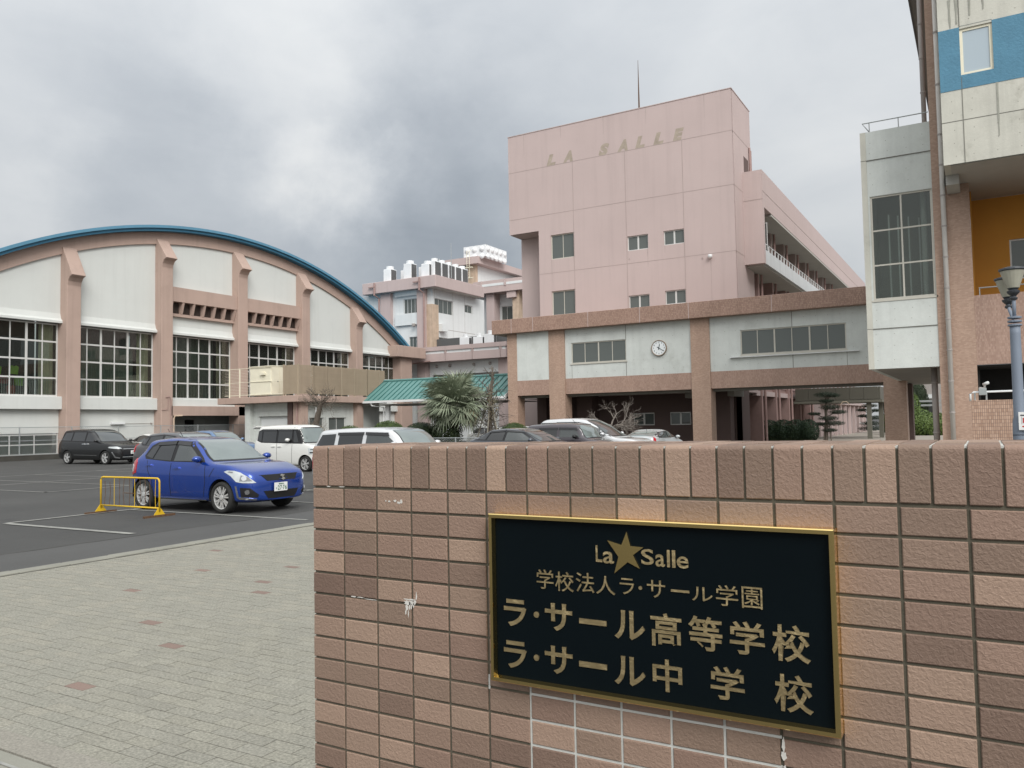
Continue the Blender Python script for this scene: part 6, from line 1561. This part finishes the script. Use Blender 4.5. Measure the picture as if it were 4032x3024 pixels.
def leaf_cloud(mb, rnd, c, r, n, size, shell=.75, flat=1., stretch=(1, 1, 1)):
    for _ in range(n):
        while True:
            v = Vector((rnd.uniform(-1, 1), rnd.uniform(-1, 1), rnd.uniform(-1, 1)))
            if .05 < v.length < 1: break
        v = v.normalized() * (shell + (1 - shell) * rnd.random() ** .5)
        p = Vector((c[0] + v.x * r[0], c[1] + v.y * r[1], c[2] + v.z * r[2]))
        nrm = (v + Vector((rnd.uniform(-1, 1), rnd.uniform(-1, 1), rnd.uniform(-1, 1))) * .7).normalized()
        u = nrm.cross(Vector((rnd.uniform(-1, 1), rnd.uniform(-1, 1), rnd.uniform(-1, 1)))).normalized(); w = nrm.cross(u)
        s = size * rnd.uniform(.6, 1.3)
        a = p - u * s; b = p + w * s * .45 * flat; c2 = p + u * s; d = p - w * s * .45 * flat
        i = len(mb.v); mb.v += [tuple(a), tuple(b), tuple(c2), tuple(d)]; mb.face((i, i + 1, i + 2, i + 3))
def bush(label, c, r, n, m_='leaf_clipped', size=.04, name='clipped_bush', cat='bush', group=None, seed=1):
    e = empty(name, (c[0], c[1], 0), label, cat, group)
    core = MB(); n1, n2 = 10, 14; rings = []
    rn = random.Random(seed)
    for i in range(n1 + 1):
        th = PI * i / n1
        rings.append([core.vert(c[0] + r[0] * .93 * math.sin(th) * math.cos(2 * PI * j / n2) * rn.uniform(.94, 1.02), c[1] + r[1] * .93 * math.sin(th) * math.sin(2 * PI * j / n2), c[2] + r[2] * .93 * math.cos(th)) for j in range(n2)])
    for A, B in zip(rings, rings[1:]):
        for j in range(n2): core.face((A[j], A[(j + 1) % n2], B[(j + 1) % n2], B[j]))
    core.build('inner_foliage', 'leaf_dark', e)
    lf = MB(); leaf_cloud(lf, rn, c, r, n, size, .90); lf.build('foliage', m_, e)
    MB().tube([(c[0], c[1], 0), (c[0], c[1], c[2])], .06, 6).build('trunk', 'bark', e)
    return e
bush('light green clipped dome bush behind the silver-white estate roof', (-29.85, 37, .8), (1.15, 1.15, 1.15), 9000, seed=3)
bush('darker clipped dome bush left of the palm', (-27.5, 37, .72), (1.2, 1.2, 1.1), 9000, 'leaf_dark', seed=4)
bush('small clipped bush right of the bare staked tree, behind the dark wagon', (-22.6, 39, .75), (.95, .95, .95), 6000, seed=5)
bush('low green bush behind the red car', (-33.2, 37.5, .75), (1.1, 1.0, .95), 5000, seed=6)
# palm with fan leaves; each frond is its own part
palm = empty('fan_palm', (-25.3, 37, 0), 'grey-green fan palm rising behind the chain-link fence', 'palm tree')
rn = random.Random(9)
MB().tube([(-25.3, 37, 0), (-25.25, 37, 1.2), (-25.2, 37, 2.5)], [.26, .24, .20], 12).build('trunk', 'bark', palm)
def frond_mesh(seed, blades=30, rad_=1.0, m_='leaf_palm', droop=.35):
    r_ = random.Random(seed); mb = MB()
    mb.tube([(0, 0, 0), (.45, 0, .06), (.85, 0, .02)], .014, 4)          # stalk along +x
    o = Vector((.85, 0, .02))
    for k in range(blades):
        a = rad(-128 + 256 * k / (blades - 1)) + r_.uniform(-.03, .03); ln_ = rad_ * (1.0 - .28 * abs(math.sin(a / 2)) ** 2) * r_.uniform(.85, 1.06)
        d = Vector((math.cos(a), math.sin(a), 0)); sd = Vector((-math.sin(a), math.cos(a), 0)) * .030
        z1 = .10 * math.cos(a * 1.0); dr = droop * r_.uniform(.5, 1.5)
        p1 = o + d * ln_ * .5 + Vector((0, 0, z1 * .6)); p2 = o + d * ln_ * (1 - dr * .12) + Vector((0, 0, z1 * .5 - dr * ln_ * .42))
        i = len(mb.v); mb.v += [tuple(o + sd * .3), tuple(p1 + sd), tuple(p2), tuple(p1 - sd), tuple(o - sd * .3), tuple(p1 + Vector((0, 0, -.012)))]
        mb.face((i, i + 1, i + 5, i + 4)); mb.face((i + 4, i + 5, i + 3)); mb.face((i + 1, i + 2, i + 5)); mb.face((i + 5, i + 2, i + 3))
    return mb.mesh('frond', m_)
fms = [frond_mesh(s_, 30 + s_ % 3 * 2, 1.0 + .08 * (s_ % 3), droop=.25 + .15 * (s_ % 4)) for s_ in range(6)]
dry = frond_mesh(44, 26, .95, 'leaf_dry', 1.3)
for k in range(84):
    up = k / 83.; el = rad(82 - 125 * up ** .9 + rn.uniform(-8, 8)); az = k * 2.39996 + rn.uniform(-.2, .2)
    o = bpy.data.objects.new('frond', fms[k % 6] if not (k > 66 and k % 4 == 0) else dry); COL.objects.link(o); o.parent = palm
    if k > 66 and k % 4 == 0: o['label'] = 'dry hanging frond'
    o.rotation_euler = (rn.uniform(-.5, .5), -el, az)
    s_ = rn.uniform(1.0, 1.32) if k > 6 else rn.uniform(.8, 1.1)
    o.scale = (s_, s_, s_); o.location = Vector((0.05, 0, 2.72 + rn.uniform(-.15, .25)))
fern = empty('fern_bush', (-25.35, 36.4, 0), 'dark fern-like plant growing round the palm trunk', 'fern')
f = MB(); rnf = random.Random(13)
leaf_cloud(f, rnf, (-25.45, 36.6, 1.1), (.95, .8, 1.15), 5000, .055, .35, .9); f.build('inner_foliage', 'leaf_dark', fern)
for k in range(120):
    az = rnf.uniform(0, 2 * PI); el = rnf.uniform(-.5, 1.0); hz_ = rnf.uniform(.5, 2.0); d = Vector((math.cos(az) * math.cos(el), math.sin(az) * math.cos(el), math.sin(el)))
    b0 = Vector((-25.45, 36.6, hz_)) + Vector((d.x, d.y, 0)) * .45; g_ = MB(); pr = None; Ln = rnf.uniform(.45, .75); sd = Vector((-d.y, d.x, 0)).normalized()
    for q in range(9):
        t_ = q / 8; c_ = b0 + d * Ln * t_ + Vector((0, 0, -.45 * t_ * t_ * Ln)); w_ = .10 * math.sin(PI * min(.96, t_ + .12))
        for s__ in (-1, 1): g_.poly([tuple(c_), tuple(c_ + sd * s__ * w_ + d * .03), tuple(c_ + sd * s__ * w_ * .9 + d * .075), tuple(c_ + d * .05)])
    g_.build('fern_leaf', 'leaf_fern', fern)
# limbs generator for bare trees
def limbs(mb, rnd, p, d, ln_, r, depth, spread=.6, up=.0, minr=.006, droop=0.):
    pts = [p]; rs_ = [r]; n = 3
    for k in range(n):
        d = (d + Vector((rnd.uniform(-1, 1), rnd.uniform(-1, 1), rnd.uniform(-1, 1) + up)) * .22).normalized(); p = p + d * ln_ / n; pts.append(p); rs_.append(r * (1 - .35 * (k + 1) / n))
    mb.tube(pts, rs_, 5, cap=False)
    if depth <= 0 or r < minr: return
    for k in range(rnd.choice((2, 3))):
        nd = (d + Vector((rnd.uniform(-1, 1), rnd.uniform(-1, 1), rnd.uniform(-.6, .8) + up)) * spread).normalized()
        limbs(mb, rnd, pts[rnd.choice((-1, -1, -2))], nd, ln_ * rnd.uniform(.62, .9), r * .62, depth - 1, spread, up, minr)
st = empty('staked_tree', (-23.55, 38, 0), 'dead-looking tree tied inside a tripod of pale stakes right of the palm', 'tree')
t = MB(); rn = random.Random(31)
t.tube([(-23.6, 38, 0), (-23.55, 38, 1.6), (-23.5, 38.05, 3.0), (-23.35, 38, 4.1), (-23.3, 38, 4.75)], [.12, .10, .09, .06, .03], 8)
for k in range(9): limbs(t, rn, Vector((-23.35 + rn.uniform(-.1, .1), 38, 3.4 + k * .13)), Vector((rn.uniform(-1, 1), rn.uniform(-1, 1), 1.2)).normalized(), .35, .03, 1, .8)
t.build('trunk', 'bark', st)
t = MB()
for k in range(60): limbs(t, rn, Vector((-23.55 + rn.uniform(-.4, .4), 38 + rn.uniform(-.4, .4), rn.uniform(.8, 3.6))), Vector((rn.uniform(-1, 1), rn.uniform(-1, 1), rn.uniform(-1.5, .8))).normalized(), .55, .022, 2, .9)
t.build('branches', 'twig_dry', st)
l_ = MB(); leaf_cloud(l_, rn, (-23.5, 38, 2.6), (.5, .45, 1.1), 900, .05, .3); l_.build('dead_leaves', 'leaf_dry', st)
for a, b in (((-24.55, 37.8, 0), (-23.4, 38.1, 3.95)), ((-22.6, 37.7, 0), (-23.75, 38.1, 3.7)), ((-23.4, 37.3, 0), (-23.5, 38.1, 4.0)), ((-23.6, 38.9, 0), (-23.5, 37.9, 3.8))): MB().tube([a, b], .038, 6).build('stake', 'stake_wood', st)
MB().tube([(-24.3, 37.6, 2.55), (-22.7, 37.6, 2.60)], .035, 6).build('cross_bar', 'stake_wood', st)
ft = empty('bare_tree', (-17.3, 40, 0), 'bare spreading tree with crooked pale branches before the link building', 'tree')
t = MB(); rn = random.Random(77)
t.tube([(-17.3, 40, 0), (-17.35, 40, .9), (-17.25, 40, 1.5)], [.13, .11, .10], 8)
for d in ((-1, .1, .2), (1, 0, .2), (-.8, -.3, .5), (.8, .2, .5), (.2, .3, .8), (-.9, -.1, .3), (.95, .1, .35), (-1, .4, .15), (1, -.4, .3)):
    limbs(t, rn, Vector((-17.28, 40, 1.25)), Vector((d[0], d[1], d[2] * .8)).normalized(), .62, .055, 5, .70, -.09, .004)
t.build('trunk', 'bark_pale', ft)
lt = empty('leaning_tree', (-34.6, 36, 0), 'leaning bare trunk with a broken crown in front of the entrance block', 'tree')
t = MB(); t.tube([(-34.9, 36, 0), (-34.7, 36, 1.3), (-34.35, 36, 2.4), (-34.1, 36, 3.1)], [.22, .20, .17, .12], 10)
for k in range(26): limbs(t, rn, Vector((-34.1, 36, 2.8 + rn.random() * .4)), Vector((rn.uniform(-1, 1.2), rn.uniform(-1, 1), rn.uniform(-.3, .8))).normalized(), .5, .022, 3, .8)
t.build('trunk', 'bark', lt)
g_ = empty('wild_shrub', (-34.9, 35.6, 0), 'pale straggly shrub at the foot of the leaning tree', 'shrub'); l_ = MB(); leaf_cloud(l_, rn, (-34.6, 35.6, 1.25), (1.2, .5, .65), 1400, .07, .2, .6); l_.build('foliage', 'leaf_dry', g_)
t = MB()
for k in range(22): limbs(t, rn, Vector((-34.6 + rn.uniform(-.7, .9), 35.6, .3)), Vector((rn.uniform(-.5, .5), rn.uniform(-.3, .3), 1)).normalized(), .8, .015, 2, .5)
t.build('twigs', 'bark_pale', g_)
# hedge in the passage
hg = empty('clipped_hedge', (-12.3, 60, 0), 'dark clipped hedge in the passage below the link building', 'hedge')
MB().box(-14.3, 59.4, 0, -10.5, 60.7, 1.15).build('inner_foliage', 'leaf_dark', hg)
l_ = MB()
for cx_, rx_ in ((-13.5, .95), (-12.5, .9), (-11.6, .95), (-10.8, .75)): leaf_cloud(l_, rn, (cx_, 60, .72), (rx_, .9, .86), 4200, .06, .86, .8)
l_.build('foliage', 'leaf_hedge', hg)
# cloud-pruned pines
def pine(label, x, y, pads, h, lean=0.):
    e = empty('shaped_pine', (x, y, 0), label, 'pine tree', 'cloud-pruned pines beyond the passage')
    t = MB(); t.tube([(x, y, 0), (x + lean * .4, y, h * .4), (x + lean * .2, y, h * .7), (x + lean, y, h)], [.14, .12, .09, .04], 8)
    for px_, pz, rr_ in pads: t.tube([(x + lean * .3, y, pz - .35), (x + px_ * .6, y, pz - .12), (x + px_, y, pz)], .035, 5)
    t.build('trunk', 'bark', e)
    for px_, pz, rr_ in pads:
        m__ = MB(); leaf_cloud(m__, rn, (x + px_, y, pz), (rr_, rr_ * .8, rr_ * .26), int(1300 * rr_ / .6), .055, .2, .35); m__.build('foliage_pad', 'leaf_pine', e)
    return e
p_ = pine('large cloud-pruned pine with layered pads in front of the entrance canopy', -9.95, 62, [(.05, 3.32, .85), (.6, 3.25, .55), (.1, 2.85, .6), (.35, 2.4, .8), (.85, 2.05, .7), (-.75, 1.95, .5), (.2, 1.6, .75), (.6, 1.25, .8), (-.35, 1.2, .55), (.25, .75, .6)], 3.3, .2)
for dx in (-.15, .35): MB().tube([(-9.9 + dx, 61.7, 0), (-9.9 + dx * .6, 61.9, 1.3)], .04, 6).build('support_post', 'bark', p_)
pine('rounder cloud-pruned pine behind the square canopy column', -8.35, 74, [(.0, 2.6, .7), (-.6, 2.25, .5), (.5, 2.2, .6), (-.5, 1.75, .55), (.4, 1.6, .7), (0, 1.1, .9), (0, .7, 1.0)], 2.6)
# green masses beyond
for i_, (label, c, r, n, m_) in enumerate((('bright green shrub mass beyond the passage columns', (-6.0, 82, 1.0), (2.4, 1.5, 1.5), 6000, 'leaf_bright'), ('tall dark tree behind the entrance canopy', (-6.9, 90, 3.0), (2.2, 2, 3.0), 7000, 'leaf_dark'),
                           ('green shrub row under the concrete box', (-4.2, 78, .8), (2.6, 1.2, 1.15), 9000, 'leaf_bright'), ('slender green tree left of the steel shelter', (-5.55, 80, 1.8), (.75, .7, 2.0), 3500, 'leaf_bright'))):
    bush(label, c, r, n, m_, .10, name='garden_shrub', cat='shrub', seed=50 + i_)

# ------------------------------------------------------------------ street lamp with two heads
mat('lamp_post', (.17, .20, .25), .55, .08, 3.); mat('lamp_glass', (.36, .35, .29), .25, .1, 5., dirt=.4, dirtcol=(.15, .14, .11)); mat('lamp_dark', (.045, .05, .058), .5)
lp = empty('street_lamp', (.47, 15.1, 0), 'blue-grey street lamp with two frosted conical heads at the right edge', 'street lamp')
lx, ly = .47, 15.1
MB().lathe([(.10, 0), (.10, 1.35), (.095, 1.5), (.078, 1.6), (.074, 2.9), (.074, 3.03)], (lx, ly, 0), 16).build('pole', 'lamp_post', lp, smooth=True)
for z in (3.04, 3.10, 3.16, 1.30, 1.22, 1.14): MB().lathe([(.075, -.02), (.10, -.012), (.10, .012), (.075, .02)], (lx, ly, z), 16).build('collar', 'lamp_post', lp)
for dx, dy, zz in ((.0, -.02, 3.60), (-.06, .42, 3.52)):
    MB().tube([(lx + dx * .3, ly + dy * .25, 3.16), (lx + dx * .9, ly + dy * .9, 3.34), (lx + dx, ly + dy, zz)], .028, 8).build('arm', 'lamp_post', lp, smooth=True)
    hd = MB().lathe([(.045, -.16), (.06, -.13), (.035, -.10), (.085, -.05), (.095, -.02), (.06, 0), (.085, .03)], (lx + dx, ly + dy, zz), 14).build('lamp_head', 'lamp_dark', lp)
    MB().lathe([(.085, .03), (.175, .30)], (lx + dx, ly + dy, zz), 18).build('lamp_shade', 'lamp_glass', hd, smooth=False)
    MB().lathe([(.18, .30), (.195, .315), (.19, .34), (.10, .365), (.02, .37)], (lx + dx, ly + dy, zz), 18).build('lamp_cap', 'lamp_dark', hd)
nt = empty('notice_board', (.56, 14.98, 1.5), 'small white notice with red and dark marks tied to the lamp post', 'notice')
box('board', 'plate_white', nt, .455, 14.96, 1.38, .72, 14.975, 1.66)
mat('print_red', (.45, .03, .03), .6, 0.); mat('print_dark', (.06, .06, .07), .6, 0.)
for x0, z0, x1, z1, m_ in ((.48, 1.60, .56, 1.62, 'print_dark'), (.51, 1.49, .53, 1.57, 'print_red'), (.50, 1.425, .56, 1.445, 'print_red'), (.495, 1.47, .497, 1.59, 'print_dark'), (.545, 1.47, .547, 1.59, 'print_dark')): MB().box(x0, 14.956, z0, x1, 14.959, z1).build('print_mark', m_, nt)
# pale bollard rail and step in the planting area
ra = empty('garden_rail', (-22, 40, 0), 'low white rail behind the palm and staked tree', 'rail')
MB().tube([(-25.6, 40, 1.42), (-21.0, 40, 1.42)], .04, 6).build('rail', 'white_metal', ra)
for k in range(14): MB().tube([(-25.5 + .33 * k, 40, .9), (-25.5 + .33 * k, 40, 1.42)], .018, 5).build('baluster', 'white_metal', ra)
